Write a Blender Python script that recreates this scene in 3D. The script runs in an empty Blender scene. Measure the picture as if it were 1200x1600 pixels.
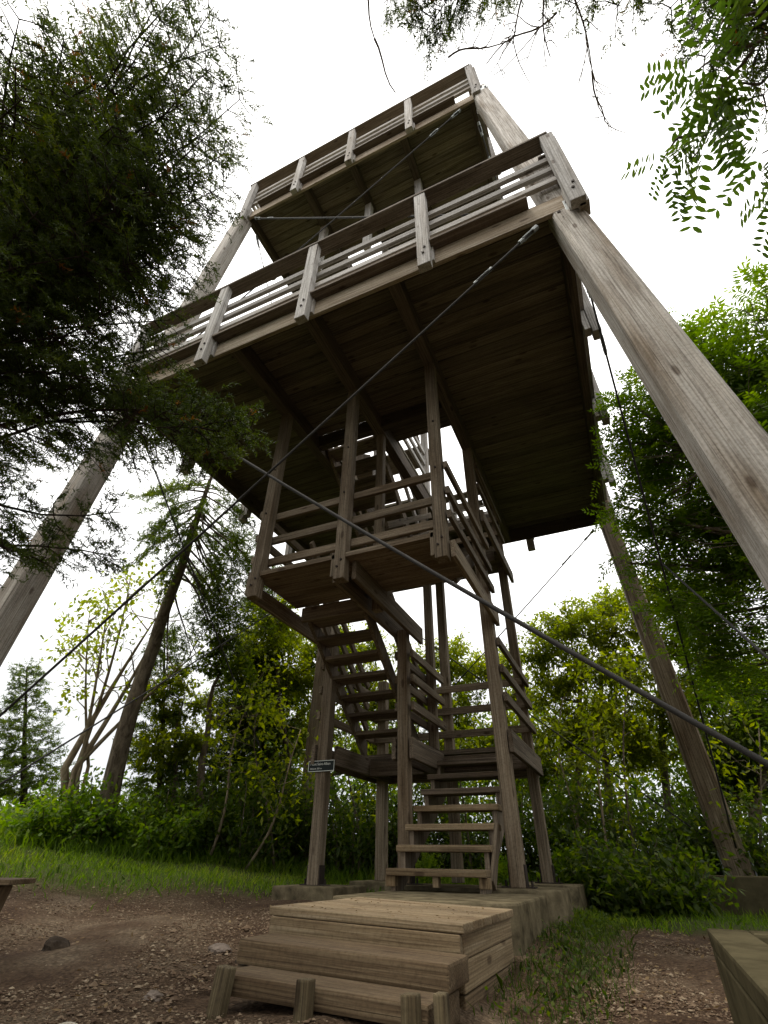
import bpy, bmesh, math, random
import numpy as np
from mathutils import Vector, Matrix, noise as mnoise

random.seed(7); rng = np.random.default_rng(11)
S = bpy.context.scene
COL = S.collection

# ------------------------------------------------------------------ camera
YAW, PITCH, ROLL, FPX = -0.42829, 0.62750, -0.015472, 756.679
CAM = np.array([0.03378, -2.41315, 0.15275])
def _rot():
    cy, sy = math.cos(YAW), math.sin(YAW)
    f = np.array([sy*math.cos(PITCH), cy*math.cos(PITCH), math.sin(PITCH)])
    r = np.array([cy, -sy, 0.0]); d = np.cross(f, r)
    return np.array([math.cos(ROLL)*r+math.sin(ROLL)*d, -math.sin(ROLL)*r+math.cos(ROLL)*d, f])
RC = _rot()
def P(x, y, dist):
    """A point of the place seen in the survey direction (x, y), dist metres away."""
    d = RC.T @ np.array([(x-600)/FPX, (y-800)/FPX, 1.0]); d /= np.linalg.norm(d)
    return CAM + d*dist
cam = bpy.data.cameras.new('camera'); co = bpy.data.objects.new('camera', cam); COL.objects.link(co)
cam.sensor_fit = 'HORIZONTAL'; cam.sensor_width = 36; cam.lens = FPX/1200*36
cam.clip_start = 0.05; cam.clip_end = 3000
m = Matrix([list(RC[0])+[CAM[0]], list(RC[1])+[CAM[1]], list(RC[2])+[CAM[2]], [0, 0, 0, 1]])
co.matrix_world = Matrix(((RC[0][0], -RC[1][0], -RC[2][0], CAM[0]), (RC[0][1], -RC[1][1], -RC[2][1], CAM[1]),
                          (RC[0][2], -RC[1][2], -RC[2][2], CAM[2]), (0, 0, 0, 1)))
S.camera = co

# ------------------------------------------------------------------ light
SUN_EL, SUN_ROT = math.radians(71), math.radians(205)
w = bpy.data.worlds.new('World'); S.world = w; w.use_nodes = True
nt = w.node_tree; N = nt.nodes; Lk = nt.links; N.clear()
out = N.new('ShaderNodeOutputWorld'); bg = N.new('ShaderNodeBackground'); sky = N.new('ShaderNodeTexSky')
sky.sky_type = 'NISHITA'; sky.sun_disc = False; sky.sun_elevation = SUN_EL; sky.sun_rotation = SUN_ROT
sky.air_density = 1.0; sky.dust_density = 3.0
tc = N.new('ShaderNodeTexCoord'); nz = N.new('ShaderNodeTexNoise'); nz.inputs['Scale'].default_value = 1.6; nz.inputs['Detail'].default_value = 5
cr = N.new('ShaderNodeValToRGB'); cr.color_ramp.elements[0].position = .3; cr.color_ramp.elements[1].position = .75
cr.color_ramp.elements[0].color = (26.5, 26.2, 25.6, 1); cr.color_ramp.elements[1].color = (37.0, 36.2, 34.8, 1)
mx = N.new('ShaderNodeMix'); mx.data_type = 'RGBA'; mx.inputs['Factor'].default_value = .93
Lk.new(tc.outputs['Generated'], nz.inputs['Vector']); Lk.new(nz.outputs['Fac'], cr.inputs['Fac'])
sz_ = N.new('ShaderNodeSeparateXYZ'); Lk.new(tc.outputs['Generated'], sz_.inputs[0])
el = N.new('ShaderNodeValToRGB'); e_ = el.color_ramp.elements; e_[0].position = .0; e_[0].color = (.345, .366, .398, 1); e_[1].position = .75; e_[1].color = (1, 1, 1, 1)
e2_ = e_.new(.22); e2_.color = (.455, .468, .482, 1)
Lk.new(sz_.outputs['Z'], el.inputs['Fac']); mu = N.new('ShaderNodeMix'); mu.data_type = 'RGBA'; mu.blend_type = 'MULTIPLY'; mu.inputs['Factor'].default_value = 1
Lk.new(cr.outputs['Color'], mu.inputs['A']); Lk.new(el.outputs['Color'], mu.inputs['B'])
Lk.new(sky.outputs['Color'], mx.inputs['A']); Lk.new(mu.outputs['Result'], mx.inputs['B'])
Lk.new(mx.outputs['Result'], bg.inputs['Color']); bg.inputs['Strength'].default_value = 0.072
Lk.new(bg.outputs['Background'], out.inputs['Surface'])
sl = bpy.data.lights.new('sun', 'SUN'); sl.energy = 1.5; sl.angle = math.radians(10); sl.color = (1, .93, .82)
so = bpy.data.objects.new('sun', sl); COL.objects.link(so)
sd = Vector((math.sin(SUN_ROT)*math.cos(SUN_EL), math.cos(SUN_ROT)*math.cos(SUN_EL), math.sin(SUN_EL)))
so.rotation_euler = sd.to_track_quat('Z', 'Y').to_euler(); so.location = (0, 0, 30)
S.view_settings.view_transform = 'Standard'; S.view_settings.look = 'None'
S.view_settings.exposure = 0.24; S.view_settings.gamma = 1
S.render.engine = 'CYCLES'; S.cycles.max_bounces = 8; S.cycles.diffuse_bounces = 4
S.cycles.transparent_max_bounces = 4; S.cycles.use_denoising = True

# ------------------------------------------------------------------ materials
def newmat(name):
    mt = bpy.data.materials.new(name); mt.use_nodes = True
    t = mt.node_tree; b = t.nodes['Principled BSDF']
    return mt, t, b
def node(t, ty, **kw):
    n = t.nodes.new(ty)
    for k, v in kw.items():
        if k in n.inputs: n.inputs[k].default_value = v
        else: setattr(n, k, v)
    return n
def ramp(t, stops):
    r = t.nodes.new('ShaderNodeValToRGB'); e = r.color_ramp.elements
    e[0].position, e[0].color = stops[0][0], (*stops[0][1], 1); e[1].position, e[1].color = stops[-1][0], (*stops[-1][1], 1)
    for p_, c in stops[1:-1]:
        x = e.new(p_); x.color = (*c, 1)
    return r
def wood(name, dark, mid, light, rough=.85, stain=.5, plank=None, fine=1.0):
    mt, t, b = newmat(name); L = t.links
    tx = node(t, 'ShaderNodeTexCoord'); oi = node(t, 'ShaderNodeObjectInfo')
    add = node(t, 'ShaderNodeVectorMath', operation='MULTIPLY_ADD')
    cmb = node(t, 'ShaderNodeCombineXYZ')
    for i in range(3): L.new(oi.outputs['Random'], cmb.inputs[i])
    add.inputs[1].default_value = (37, 53, 91)
    L.new(cmb.outputs[0], add.inputs[0]); L.new(tx.outputs['Object'], add.inputs[2])
    mp = node(t, 'ShaderNodeMapping'); mp.inputs['Scale'].default_value = (26*fine, 26*fine, 1.5)
    L.new(add.outputs[0], mp.inputs['Vector'])
    n1 = node(t, 'ShaderNodeTexNoise', Scale=1.0, Detail=7.0, Roughness=.62, Distortion=1.1); L.new(mp.outputs[0], n1.inputs['Vector'])
    rp = ramp(t, [(.30, dark), (.50, mid), (.72, light)]); L.new(n1.outputs['Fac'], rp.inputs['Fac'])
    # growth rings drawn out along the timber
    mp2 = node(t, 'ShaderNodeMapping'); mp2.inputs['Scale'].default_value = (9*fine, 9*fine, .42)
    L.new(add.outputs[0], mp2.inputs['Vector'])
    wv = node(t, 'ShaderNodeTexWave', wave_type='RINGS', rings_direction='Z', Scale=1.5, Distortion=7.0, Detail=3.0)
    wv.inputs['Detail Scale'].default_value = 1.3
    L.new(mp2.outputs[0], wv.inputs['Vector'])
    wr = ramp(t, [(.0, (.66, .64, .62)), (.35, (1, 1, 1)), (1, (1.08, 1.07, 1.06))]); L.new(wv.outputs['Fac'], wr.inputs['Fac'])
    m1 = node(t, 'ShaderNodeMix', data_type='RGBA', blend_type='MULTIPLY'); m1.inputs['Factor'].default_value = .75
    L.new(rp.outputs['Color'], m1.inputs['A']); L.new(wr.outputs['Color'], m1.inputs['B'])
    # big weather stains
    mp3 = node(t, 'ShaderNodeMapping'); mp3.inputs['Scale'].default_value = (3.6, 3.6, .7); L.new(add.outputs[0], mp3.inputs['Vector'])
    n3 = node(t, 'ShaderNodeTexNoise', Scale=1.3, Detail=4.0); L.new(mp3.outputs[0], n3.inputs['Vector'])
    r3 = ramp(t, [(.32, (.52, .44, .35)), (.52, (1, 1, 1)), (.75, (1.18, 1.16, 1.14))]); L.new(n3.outputs['Fac'], r3.inputs['Fac'])
    m2 = node(t, 'ShaderNodeMix', data_type='RGBA', blend_type='MULTIPLY'); m2.inputs['Factor'].default_value = stain
    L.new(m1.outputs['Result'], m2.inputs['A']); L.new(r3.outputs['Color'], m2.inputs['B'])
    # drying checks
    mp4 = node(t, 'ShaderNodeMapping'); mp4.inputs['Scale'].default_value = (38*fine, 38*fine, .9); L.new(add.outputs[0], mp4.inputs['Vector'])
    n4 = node(t, 'ShaderNodeTexNoise', Scale=1.0, Detail=2.0); L.new(mp4.outputs[0], n4.inputs['Vector'])
    r4 = ramp(t, [(.27, (.25, .22, .2)), (.33, (1, 1, 1)), (1, (1, 1, 1))]); L.new(n4.outputs['Fac'], r4.inputs['Fac'])
    m3 = node(t, 'ShaderNodeMix', data_type='RGBA', blend_type='MULTIPLY'); m3.inputs['Factor'].default_value = .8
    L.new(m2.outputs['Result'], m3.inputs['A']); L.new(r4.outputs['Color'], m3.inputs['B'])
    # knots
    vo = node(t, 'ShaderNodeTexVoronoi', Scale=1.0); mp5 = node(t, 'ShaderNodeMapping'); mp5.inputs['Scale'].default_value = (7.5, 7.5, 2.6)
    L.new(add.outputs[0], mp5.inputs['Vector']); L.new(mp5.outputs[0], vo.inputs['Vector'])
    r5 = ramp(t, [(.09, (.3, .24, .2)), (.16, (1, 1, 1)), (1, (1, 1, 1))]); L.new(vo.outputs['Distance'], r5.inputs['Fac'])
    m4 = node(t, 'ShaderNodeMix', data_type='RGBA', blend_type='MULTIPLY'); m4.inputs['Factor'].default_value = .8
    L.new(m3.outputs['Result'], m4.inputs['A']); L.new(r5.outputs['Color'], m4.inputs['B'])
    n6 = node(t, 'ShaderNodeTexNoise', Scale=55.0, Detail=5.0, Roughness=.7); L.new(add.outputs[0], n6.inputs['Vector'])
    r6 = ramp(t, [(.32, (.62, .58, .53)), (.5, (1, 1, 1)), (.7, (1.22, 1.2, 1.17))]); L.new(n6.outputs['Fac'], r6.inputs['Fac'])
    m6 = node(t, 'ShaderNodeMix', data_type='RGBA', blend_type='MULTIPLY'); m6.inputs['Factor'].default_value = .65
    L.new(m4.outputs['Result'], m6.inputs['A']); L.new(r6.outputs['Color'], m6.inputs['B']); m4 = m6
    # every timber its own tone
    hv = node(t, 'ShaderNodeHueSaturation'); mr = node(t, 'ShaderNodeMapRange')
    mr.inputs['To Min'].default_value = .78; mr.inputs['To Max'].default_value = 1.18
    L.new(oi.outputs['Random'], mr.inputs['Value']); L.new(mr.outputs[0], hv.inputs['Value']); L.new(m4.outputs['Result'], hv.inputs['Color'])
    last = hv.outputs['Color']
    if plank:
        sx = node(t, 'ShaderNodeSeparateXYZ'); L.new(tx.outputs['Object'], sx.inputs[0])
        dv = node(t, 'ShaderNodeMath', operation='DIVIDE'); dv.inputs[1].default_value = plank; L.new(sx.outputs['Y'], dv.inputs[0])
        fl = node(t, 'ShaderNodeMath', operation='FLOOR'); L.new(dv.outputs[0], fl.inputs[0])
        wn = node(t, 'ShaderNodeTexWhiteNoise', noise_dimensions='1D'); L.new(fl.outputs[0], wn.inputs['W'])
        mr2 = node(t, 'ShaderNodeMapRange'); mr2.inputs['To Min'].default_value = .76; mr2.inputs['To Max'].default_value = 1.16
        L.new(wn.outputs['Value'], mr2.inputs['Value'])
        hv2 = node(t, 'ShaderNodeHueSaturation'); L.new(mr2.outputs[0], hv2.inputs['Value']); L.new(last, hv2.inputs['Color']); last = hv2.outputs['Color']
        fr = node(t, 'ShaderNodeMath', operation='FRACT'); L.new(dv.outputs[0], fr.inputs[0])
        rg = ramp(t, [(.0, (.25, .22, .2)), (.05, (1, 1, 1)), (.94, (1, 1, 1)), (1, (.25, .22, .2))]); L.new(fr.outputs[0], rg.inputs['Fac'])
        m9 = node(t, 'ShaderNodeMix', data_type='RGBA', blend_type='MULTIPLY'); m9.inputs['Factor'].default_value = 1.0
        L.new(last, m9.inputs['A']); L.new(rg.outputs['Color'], m9.inputs['B']); last = m9.outputs['Result']
    L.new(last, b.inputs['Base Color']); b.inputs['Roughness'].default_value = rough
    b.inputs['Specular IOR Level'].default_value = .25
    bp = node(t, 'ShaderNodeBump', Strength=.5, Distance=.006)
    mm = node(t, 'ShaderNodeMath', operation='MULTIPLY'); L.new(n1.outputs['Fac'], mm.inputs[0]); L.new(r4.outputs['Color'], mm.inputs[1])
    L.new(mm.outputs[0], bp.inputs['Height']); L.new(bp.outputs[0], b.inputs['Normal'])
    return mt
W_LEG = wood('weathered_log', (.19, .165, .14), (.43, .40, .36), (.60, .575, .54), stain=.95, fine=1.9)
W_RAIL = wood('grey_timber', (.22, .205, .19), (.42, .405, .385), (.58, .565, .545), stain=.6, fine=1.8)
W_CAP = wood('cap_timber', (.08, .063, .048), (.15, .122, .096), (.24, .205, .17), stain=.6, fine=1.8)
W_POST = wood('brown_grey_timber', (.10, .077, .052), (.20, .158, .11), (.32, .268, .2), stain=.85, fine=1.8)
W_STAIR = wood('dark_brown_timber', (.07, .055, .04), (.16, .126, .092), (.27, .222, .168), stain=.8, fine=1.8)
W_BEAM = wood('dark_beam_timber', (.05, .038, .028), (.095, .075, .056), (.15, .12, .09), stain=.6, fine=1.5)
W_RIM = wood('tan_timber', (.19, .135, .085), (.40, .33, .245), (.56, .50, .42), stain=.95, fine=1.8)
W_BOX = wood('worn_tan_timber', (.14, .098, .056), (.245, .182, .108), (.33, .265, .175), stain=1.0, fine=2.4)
W_STEP = wood('mossy_brown_timber', (.075, .05, .028), (.135, .093, .053), (.195, .148, .09), stain=1.0, fine=2.4)
W_STAKE = wood('mossy_stake_timber', (.062, .045, .025), (.125, .098, .055), (.2, .165, .1), stain=.9, fine=3.2)
W_DECK = wood('deck_plank_timber', (.10, .084, .055), (.178, .154, .104), (.258, .23, .167), stain=.5, plank=.142)

def plain(name, col, rough=.5, metal=0.0, var=.25, scale=9.0, bump=.0):
    mt, t, b = newmat(name); L = t.links
    tx = node(t, 'ShaderNodeTexCoord'); n = node(t, 'ShaderNodeTexNoise', Scale=scale, Detail=6.0, Roughness=.65)
    L.new(tx.outputs['Object'], n.inputs['Vector'])
    r = ramp(t, [(.3, tuple(c*(1-var) for c in col)), (.7, tuple(min(1, c*(1+var)) for c in col))]); L.new(n.outputs['Fac'], r.inputs['Fac'])
    L.new(r.outputs['Color'], b.inputs['Base Color']); b.inputs['Roughness'].default_value = rough; b.inputs['Metallic'].default_value = metal; b.inputs['Specular IOR Level'].default_value = .12
    if bump:
        bp = node(t, 'ShaderNodeBump', Strength=bump, Distance=.02); L.new(n.outputs['Fac'], bp.inputs['Height']); L.new(bp.outputs[0], b.inputs['Normal'])
    return mt
M_STEEL = plain('galvanised_steel', (.34, .36, .36), .5, .7)
M_CABLE = plain('dark_steel_rope', (.05, .048, .046), .75, .1)
M_BOLT = plain('rusted_bolt', (.045, .035, .03), .7, .4)
M_CONC = plain('weathered_concrete', (.14, .115, .072), .95, 0, .6, 7.0, .6)
M_CONCD = plain('mossy_dark_concrete', (.085, .072, .042), 1.0, 0, .45, 5.0, .35)
for m_ in (M_CONC, M_CONCD):
    m_.node_tree.nodes['Principled BSDF'].inputs['Specular IOR Level'].default_value = 0.0
M_SIGN = plain('sign_black', (.018, .024, .024), .45, 0, .1)
M_WHITE = plain('sign_white', (.62, .64, .60), .5, 0, .06)
M_STONE = plain('stone', (.17, .135, .11), .9, 0, .4, 14, .4)
M_CLOD = plain('dark_turf_clod', (.05, .037, .026), .95, 0, .5, 30, .8)
M_STICK = plain('pale_stick', (.5, .45, .36), .8)

def bark(name, dark, light, sc=14, flat=.35):
    mt, t, b = newmat(name); L = t.links
    tx = node(t, 'ShaderNodeTexCoord'); mp = node(t, 'ShaderNodeMapping'); mp.inputs['Scale'].default_value = (1, 1, flat); L.new(tx.outputs['Object'], mp.inputs['Vector'])
    n = node(t, 'ShaderNodeTexNoise', Scale=sc, Detail=8.0, Roughness=.7, Distortion=.6); L.new(mp.outputs[0], n.inputs['Vector'])
    r = ramp(t, [(.35, dark), (.66, light)]); L.new(n.outputs['Fac'], r.inputs['Fac']); L.new(r.outputs['Color'], b.inputs['Base Color'])
    b.inputs['Roughness'].default_value = .95; b.inputs['Specular IOR Level'].default_value = .1
    bp = node(t, 'ShaderNodeBump', Strength=.8, Distance=.03); L.new(n.outputs['Fac'], bp.inputs['Height']); L.new(bp.outputs[0], b.inputs['Normal'])
    return mt
B_DARK = bark('dark_conifer_bark', (.02, .015, .012), (.075, .058, .045))
B_GREY = bark('grey_bark', (.06, .046, .034), (.24, .195, .145))
B_PALE = bark('pale_bare_bark', (.16, .12, .08), (.40, .32, .23))
def leafmat(name, stops, trans=.35, rough=.55):
    mt, t, b = newmat(name); L = t.links
    at = node(t, 'ShaderNodeAttribute', attribute_name='tone'); r = ramp(t, stops); L.new(at.outputs['Fac'], r.inputs['Fac'])
    L.new(r.outputs['Color'], b.inputs['Base Color']); b.inputs['Roughness'].default_value = rough; b.inputs['Specular IOR Level'].default_value = .25
    if trans:
        tr = node(t, 'ShaderNodeBsdfTranslucent'); g = node(t, 'ShaderNodeHueSaturation', Saturation=1.2, Value=2.2); L.new(r.outputs['Color'], g.inputs['Color']); L.new(g.outputs[0], tr.inputs['Color'])
        ms = node(t, 'ShaderNodeMixShader'); ms.inputs[0].default_value = trans
        L.new(b.outputs[0], ms.inputs[1]); L.new(tr.outputs[0], ms.inputs[2]); L.new(ms.outputs[0], t.nodes['Material Output'].inputs['Surface'])
    return mt
L_SPRUCE = leafmat('spruce_needles', [(0, (.022, .032, .007)), (.55, (.055, .078, .013)), (.93, (.11, .135, .02)), (1, (.17, .075, .02))], .35)
L_SPRUCEB = leafmat('bright_spruce_needles', [(0, (.035, .055, .01)), (.6, (.085, .12, .018)), (1, (.15, .18, .028))], .42)
L_ASH = leafmat('ash_leaves', [(0, (.065, .09, .01)), (.5, (.135, .165, .018)), (1, (.225, .24, .035))], .6)
L_ASHD = leafmat('dark_ash_leaves', [(0, (.038, .062, .008)), (.5, (.08, .115, .013)), (1, (.14, .17, .022))], .55)
L_ASHM = leafmat('mid_ash_leaves', [(0, (.042, .072, .01)), (.5, (.088, .14, .018)), (1, (.15, .2, .03))], .6)
L_ROWAN = leafmat('rowan_leaves', [(0, (.03, .055, .013)), (.5, (.062, .10, .02)), (1, (.11, .15, .033))], .5)
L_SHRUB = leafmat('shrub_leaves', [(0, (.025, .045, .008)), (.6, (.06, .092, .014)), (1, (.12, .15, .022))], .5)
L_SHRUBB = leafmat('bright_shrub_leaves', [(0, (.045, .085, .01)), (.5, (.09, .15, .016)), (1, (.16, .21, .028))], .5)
L_GRASS = leafmat('grass_blades', [(0, (.055, .1, .01)), (.6, (.12, .19, .018)), (1, (.21, .24, .05))], .5)

# ------------------------------------------------------------------ object helpers
WM = {}
def place(o, parent, mw):
    WM[o.name] = mw
    if parent is None: o.matrix_world = mw
    else:
        o.parent = parent; o.matrix_basis = WM[parent.name].inverted() @ mw
def thing(name, label, cat, loc=(0, 0, 0), group=None, kind=None):
    o = bpy.data.objects.new(name, None); COL.objects.link(o); o.empty_display_size = .2
    tag(o, label, cat, group, kind); place(o, None, Matrix.Translation(loc)); return o
def tag(o, label=None, cat=None, group=None, kind=None):
    if label: o['label'] = label
    if cat: o['category'] = cat
    if group: o['group'] = group
    if kind: o['kind'] = kind
def link(name, me, mat, parent, mw):
    o = bpy.data.objects.new(name, me); COL.objects.link(o)
    if mat: me.materials.append(mat)
    place(o, parent, mw); return o
def boxmesh(w_, h_, l_, bev=.006, taper=1.0, jit=.0):
    bm = bmesh.new(); bmesh.ops.create_cube(bm, size=1)
    for v in bm.verts:
        k = taper if v.co.z < 0 else 1.0
        v.co = Vector((v.co.x*w_*k, v.co.y*h_*k, (v.co.z+.5)*l_))
    if bev: bmesh.ops.bevel(bm, geom=bm.edges[:], offset=bev, segments=2, affect='EDGES', profile=.6)
    me = bpy.data.meshes.new('timber'); bm.to_mesh(me); bm.free(); return me
def frame(p0, p1, up=(0, 0, 1)):
    p0, p1 = Vector(p0), Vector(p1); z = (p1-p0).normalized(); u = Vector(up)
    if abs(z.dot(u)) > .97: u = Vector((0, 1, 0))
    x = u.cross(z).normalized(); y = z.cross(x)
    return Matrix(((x.x, y.x, z.x, p0.x), (x.y, y.y, z.y, p0.y), (x.z, y.z, z.z, p0.z), (0, 0, 0, 1)))
def bar(name, p0, p1, wx, hy, mat, parent, bev=.006, up=(0, 0, 1), taper=1.0):
    """A timber from p0 to p1; wx across, hy along 'up'."""
    p0 = Vector(p0); p1 = Vector(p1)
    return link(name, boxmesh(wx, hy, (p1-p0).length, bev, taper), mat, parent, frame(p0, p1, up))
def post(name, x, y, z0, z1, a, mat, parent, b=None, bev=.008):
    return link(name, boxmesh(a, b or a, z1-z0, bev), mat, parent, Matrix.Translation((x, y, z0)))
class MB:
    def __init__(s): s.v = []; s.f = []; s.n = 0
    def add(s, v, f):
        v = np.asarray(v, float); s.v.append(v); s.f += [tuple(i+s.n for i in q) for q in f]; s.n += len(v)
    def tube(s, pts, rad, sides=6, cap=True):
        pts = np.asarray(pts, float); k = len(pts)
        rad = np.asarray(rad, float)*np.ones(k)
        t = np.gradient(pts, axis=0); t /= np.linalg.norm(t, axis=1)[:, None]+1e-12
        u = np.array([0, 0, 1.0]) if abs(t[0][2]) < .9 else np.array([1.0, 0, 0])
        V = []
        for i in range(k):
            a = np.cross(t[i], u); a /= np.linalg.norm(a)+1e-12; b = np.cross(t[i], a); u = np.cross(a, t[i])
            for j in range(sides):
                th = 2*math.pi*j/sides; V.append(pts[i]+rad[i]*(a*math.cos(th)+b*math.sin(th)))
        F = [(i*sides+j, i*sides+(j+1) % sides, (i+1)*sides+(j+1) % sides, (i+1)*sides+j) for i in range(k-1) for j in range(sides)]
        if cap: F += [tuple(range(sides-1, -1, -1)), tuple((k-1)*sides+j for j in range(sides))]
        s.add(V, F)
    def box(s, lo, hi):
        x0, y0, z0 = lo; x1, y1, z1 = hi
        s.add([(x0, y0, z0), (x1, y0, z0), (x1, y1, z0), (x0, y1, z0), (x0, y0, z1), (x1, y0, z1), (x1, y1, z1), (x0, y1, z1)],
              [(0, 3, 2, 1), (4, 5, 6, 7), (0, 1, 5, 4), (1, 2, 6, 5), (2, 3, 7, 6), (3, 0, 4, 7)])
    def prism(s, poly, axis, a, b):
        """poly in the two other axes, drawn out from a to b along axis."""
        n = len(poly); V = []
        for c in (a, b):
            for (p, q) in poly: V.append({'x': (c, p, q), 'y': (p, c, q), 'z': (p, q, c)}[axis])
        s.add(V, [tuple(range(n-1, -1, -1)), tuple(range(n, 2*n))]+[(i, (i+1) % n, n+(i+1) % n, n+i) for i in range(n)])
    def build(s, name, mat, parent=None, origin=(0, 0, 0), smooth=False, bev=0, mw=None):
        v = np.vstack(s.v)-np.asarray(origin, float)
        if mw is not None:
            iv = np.array(mw.inverted()); v = v@iv[:3, :3].T+iv[:3, 3]
        me = bpy.data.meshes.new(name); me.from_pydata(v.tolist(), [], s.f); me.update()
        bm = bmesh.new(); bm.from_mesh(me); bmesh.ops.recalc_face_normals(bm, faces=bm.faces[:])
        if bev: bmesh.ops.bevel(bm, geom=bm.edges[:], offset=bev, segments=2, affect='EDGES', profile=.6)
        bm.to_mesh(me); bm.free()
        if smooth: me.polygons.foreach_set('use_smooth', [True]*len(me.polygons))
        return link(name, me, mat, parent, mw or Matrix.Translation(origin))
def quads(name, V, tone, mat, parent=None, origin=(0, 0, 0), nv=4):
    """V (n, nv, 3): many small faces as one mesh, tone (n,) one value per face."""
    V = np.asarray(V, np.float32)-np.asarray(origin, np.float32); n = len(V)
    me = bpy.data.meshes.new(name)
    me.vertices.add(n*nv); me.loops.add(n*nv); me.polygons.add(n)
    me.vertices.foreach_set('co', V.reshape(-1)); me.loops.foreach_set('vertex_index', np.arange(n*nv, dtype=np.int32))
    me.polygons.foreach_set('loop_start', np.arange(0, n*nv, nv, dtype=np.int32))
    at = me.attributes.new('tone', 'FLOAT', 'FACE'); at.data.foreach_set('value', np.asarray(tone, np.float32))
    me.update(); me.validate()
    return link(name, me, mat, parent, Matrix.Translation(origin))

# ------------------------------------------------------------------ the ground
def smooth(a, b, x):
    t = np.clip((x-a)/(b-a), 0, 1); return t*t*(3-2*t)
def gz(x, y):
    x = np.asarray(x, float); y = np.asarray(y, float)
    z = -.135+.052*np.maximum(np.minimum(y-2.3, 0), -5.5)+.03*np.clip(y-4.2, 0, 12)
    z = z+.105*np.clip(-x-3.3, 0, 9)*smooth(-2.5, .8, y) - .13*smooth(-1.1, -.45, x)*smooth(9, 6, y)
    z = z + .018*np.sin(x*2.1+.6)*np.sin(y*1.7)+.012*np.sin(x*4.3+y*3.1)
    return z
def grassy(x, y):
    """0 bare gravel .. 1 grass."""
    n = .35*np.sin(x*1.3+y*.9)+.25*np.sin(x*2.9-y*2.2)
    left = smooth(-.55, 1.25, (-x-4.5)*.62+(y-1.2)*.62+n*.5)*(x < -1.9)
    back = smooth(2.9, 3.7, y+n*.25)
    return np.clip(np.maximum(left, back), 0, 1)
def ground():
    xs = np.concatenate([np.linspace(-400, -14, 14)[:-1], np.linspace(-14, 9, 170), np.linspace(9, 400, 14)[1:]])
    ys = np.concatenate([np.linspace(-400, -5, 12)[:-1], np.linspace(-5, 16, 160), np.linspace(16, 500, 14)[1:]])
    X, Y = np.meshgrid(xs, ys); Z = gz(X, Y)
    for i in range(len(ys)):
        for j in range(len(xs)):
            if abs(X[i, j]) < 14 and -5 < Y[i, j] < 16:
                Z[i, j] += .02*mnoise.noise(Vector((X[i, j]*3, Y[i, j]*3, 0)))+.035*mnoise.noise(Vector((X[i, j]*.9, Y[i, j]*.9, 5)))
    V = np.stack([X, Y, Z], -1).reshape(-1, 3); nx = len(xs)
    F = [(i*nx+j, i*nx+j+1, (i+1)*nx+j+1, (i+1)*nx+j) for i in range(len(ys)-1) for j in range(nx-1)]
    mt, t, b = newmat('gravelly_earth'); L = t.links
    tx = node(t, 'ShaderNodeTexCoord')
    n1 = node(t, 'ShaderNodeTexNoise', Scale=1.7, Detail=8.0, Roughness=.6); L.new(tx.outputs['Object'], n1.inputs['Vector'])
    n2 = node(t, 'ShaderNodeTexNoise', Scale=38.0, Detail=6.0, Roughness=.7); L.new(tx.outputs['Object'], n2.inputs['Vector'])
    v1 = node(t, 'ShaderNodeTexVoronoi', Scale=55.0); L.new(tx.outputs['Object'], v1.inputs['Vector'])
    r1 = ramp(t, [(.3, (.062, .036, .022)), (.5, (.115, .076, .048)), (.7, (.215, .165, .112))]); L.new(n1.outputs['Fac'], r1.inputs['Fac'])
    r2 = ramp(t, [(.3, (.5, .47, .45)), (.55, (1, 1, 1)), (.75, (1.7, 1.65, 1.55))]); L.new(n2.outputs['Fac'], r2.inputs['Fac'])
    mA = node(t, 'ShaderNodeMix', data_type='RGBA', blend_type='MULTIPLY'); mA.inputs['Factor'].default_value = .9
    L.new(r1.outputs['Color'], mA.inputs['A']); L.new(r2.outputs['Color'], mA.inputs['B'])
    r3 = ramp(t, [(.0, (1.45, 1.4, 1.3)), (.35, (1, 1, 1)), (.8, (.55, .52, .5))]); L.new(v1.outputs['Distance'], r3.inputs['Fac'])
    mB = node(t, 'ShaderNodeMix', data_type='RGBA', blend_type='MULTIPLY'); mB.inputs['Factor'].default_value = .7
    L.new(mA.outputs['Result'], mB.inputs['A']); L.new(r3.outputs['Color'], mB.inputs['B'])
    ga = node(t, 'ShaderNodeAttribute', attribute_name='green')
    gm = node(t, 'ShaderNodeMath', operation='MULTIPLY_ADD'); gm.inputs[1].default_value = 1.3; L.new(ga.outputs['Fac'], gm.inputs[0])
    nb = node(t, 'ShaderNodeMath', operation='SUBTRACT'); nb.inputs[1].default_value = .65; L.new(n2.outputs['Fac'], nb.inputs[0]); L.new(nb.outputs[0], gm.inputs[2]); gm.use_clamp = True
    mC = node(t, 'ShaderNodeMix', data_type='RGBA'); mC.inputs['B'].default_value = (.055, .07, .016, 1)
    L.new(gm.outputs[0], mC.inputs['Factor']); L.new(mB.outputs['Result'], mC.inputs['A']); L.new(mC.outputs['Result'], b.inputs['Base Color'])
    b.inputs['Roughness'].default_value = .95; b.inputs['Specular IOR Level'].default_value = .1
    sm = node(t, 'ShaderNodeMath', operation='SUBTRACT'); L.new(n2.outputs['Fac'], sm.inputs[0]); L.new(v1.outputs['Distance'], sm.inputs[1])
    bp = node(t, 'ShaderNodeBump', Strength=.8, Distance=.02); L.new(sm.outputs[0], bp.inputs['Height']); L.new(bp.outputs[0], b.inputs['Normal'])
    me = bpy.data.meshes.new('ground'); me.from_pydata(V.tolist(), [], F); me.update()
    a = me.attributes.new('green', 'FLOAT', 'POINT'); a.data.foreach_set('value', grassy(V[:, 0], V[:, 1]).astype(np.float32))
    me.polygons.foreach_set('use_smooth', [True]*len(me.polygons))
    tag(link('ground', me, mt, None, Matrix()), kind='structure')
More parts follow.
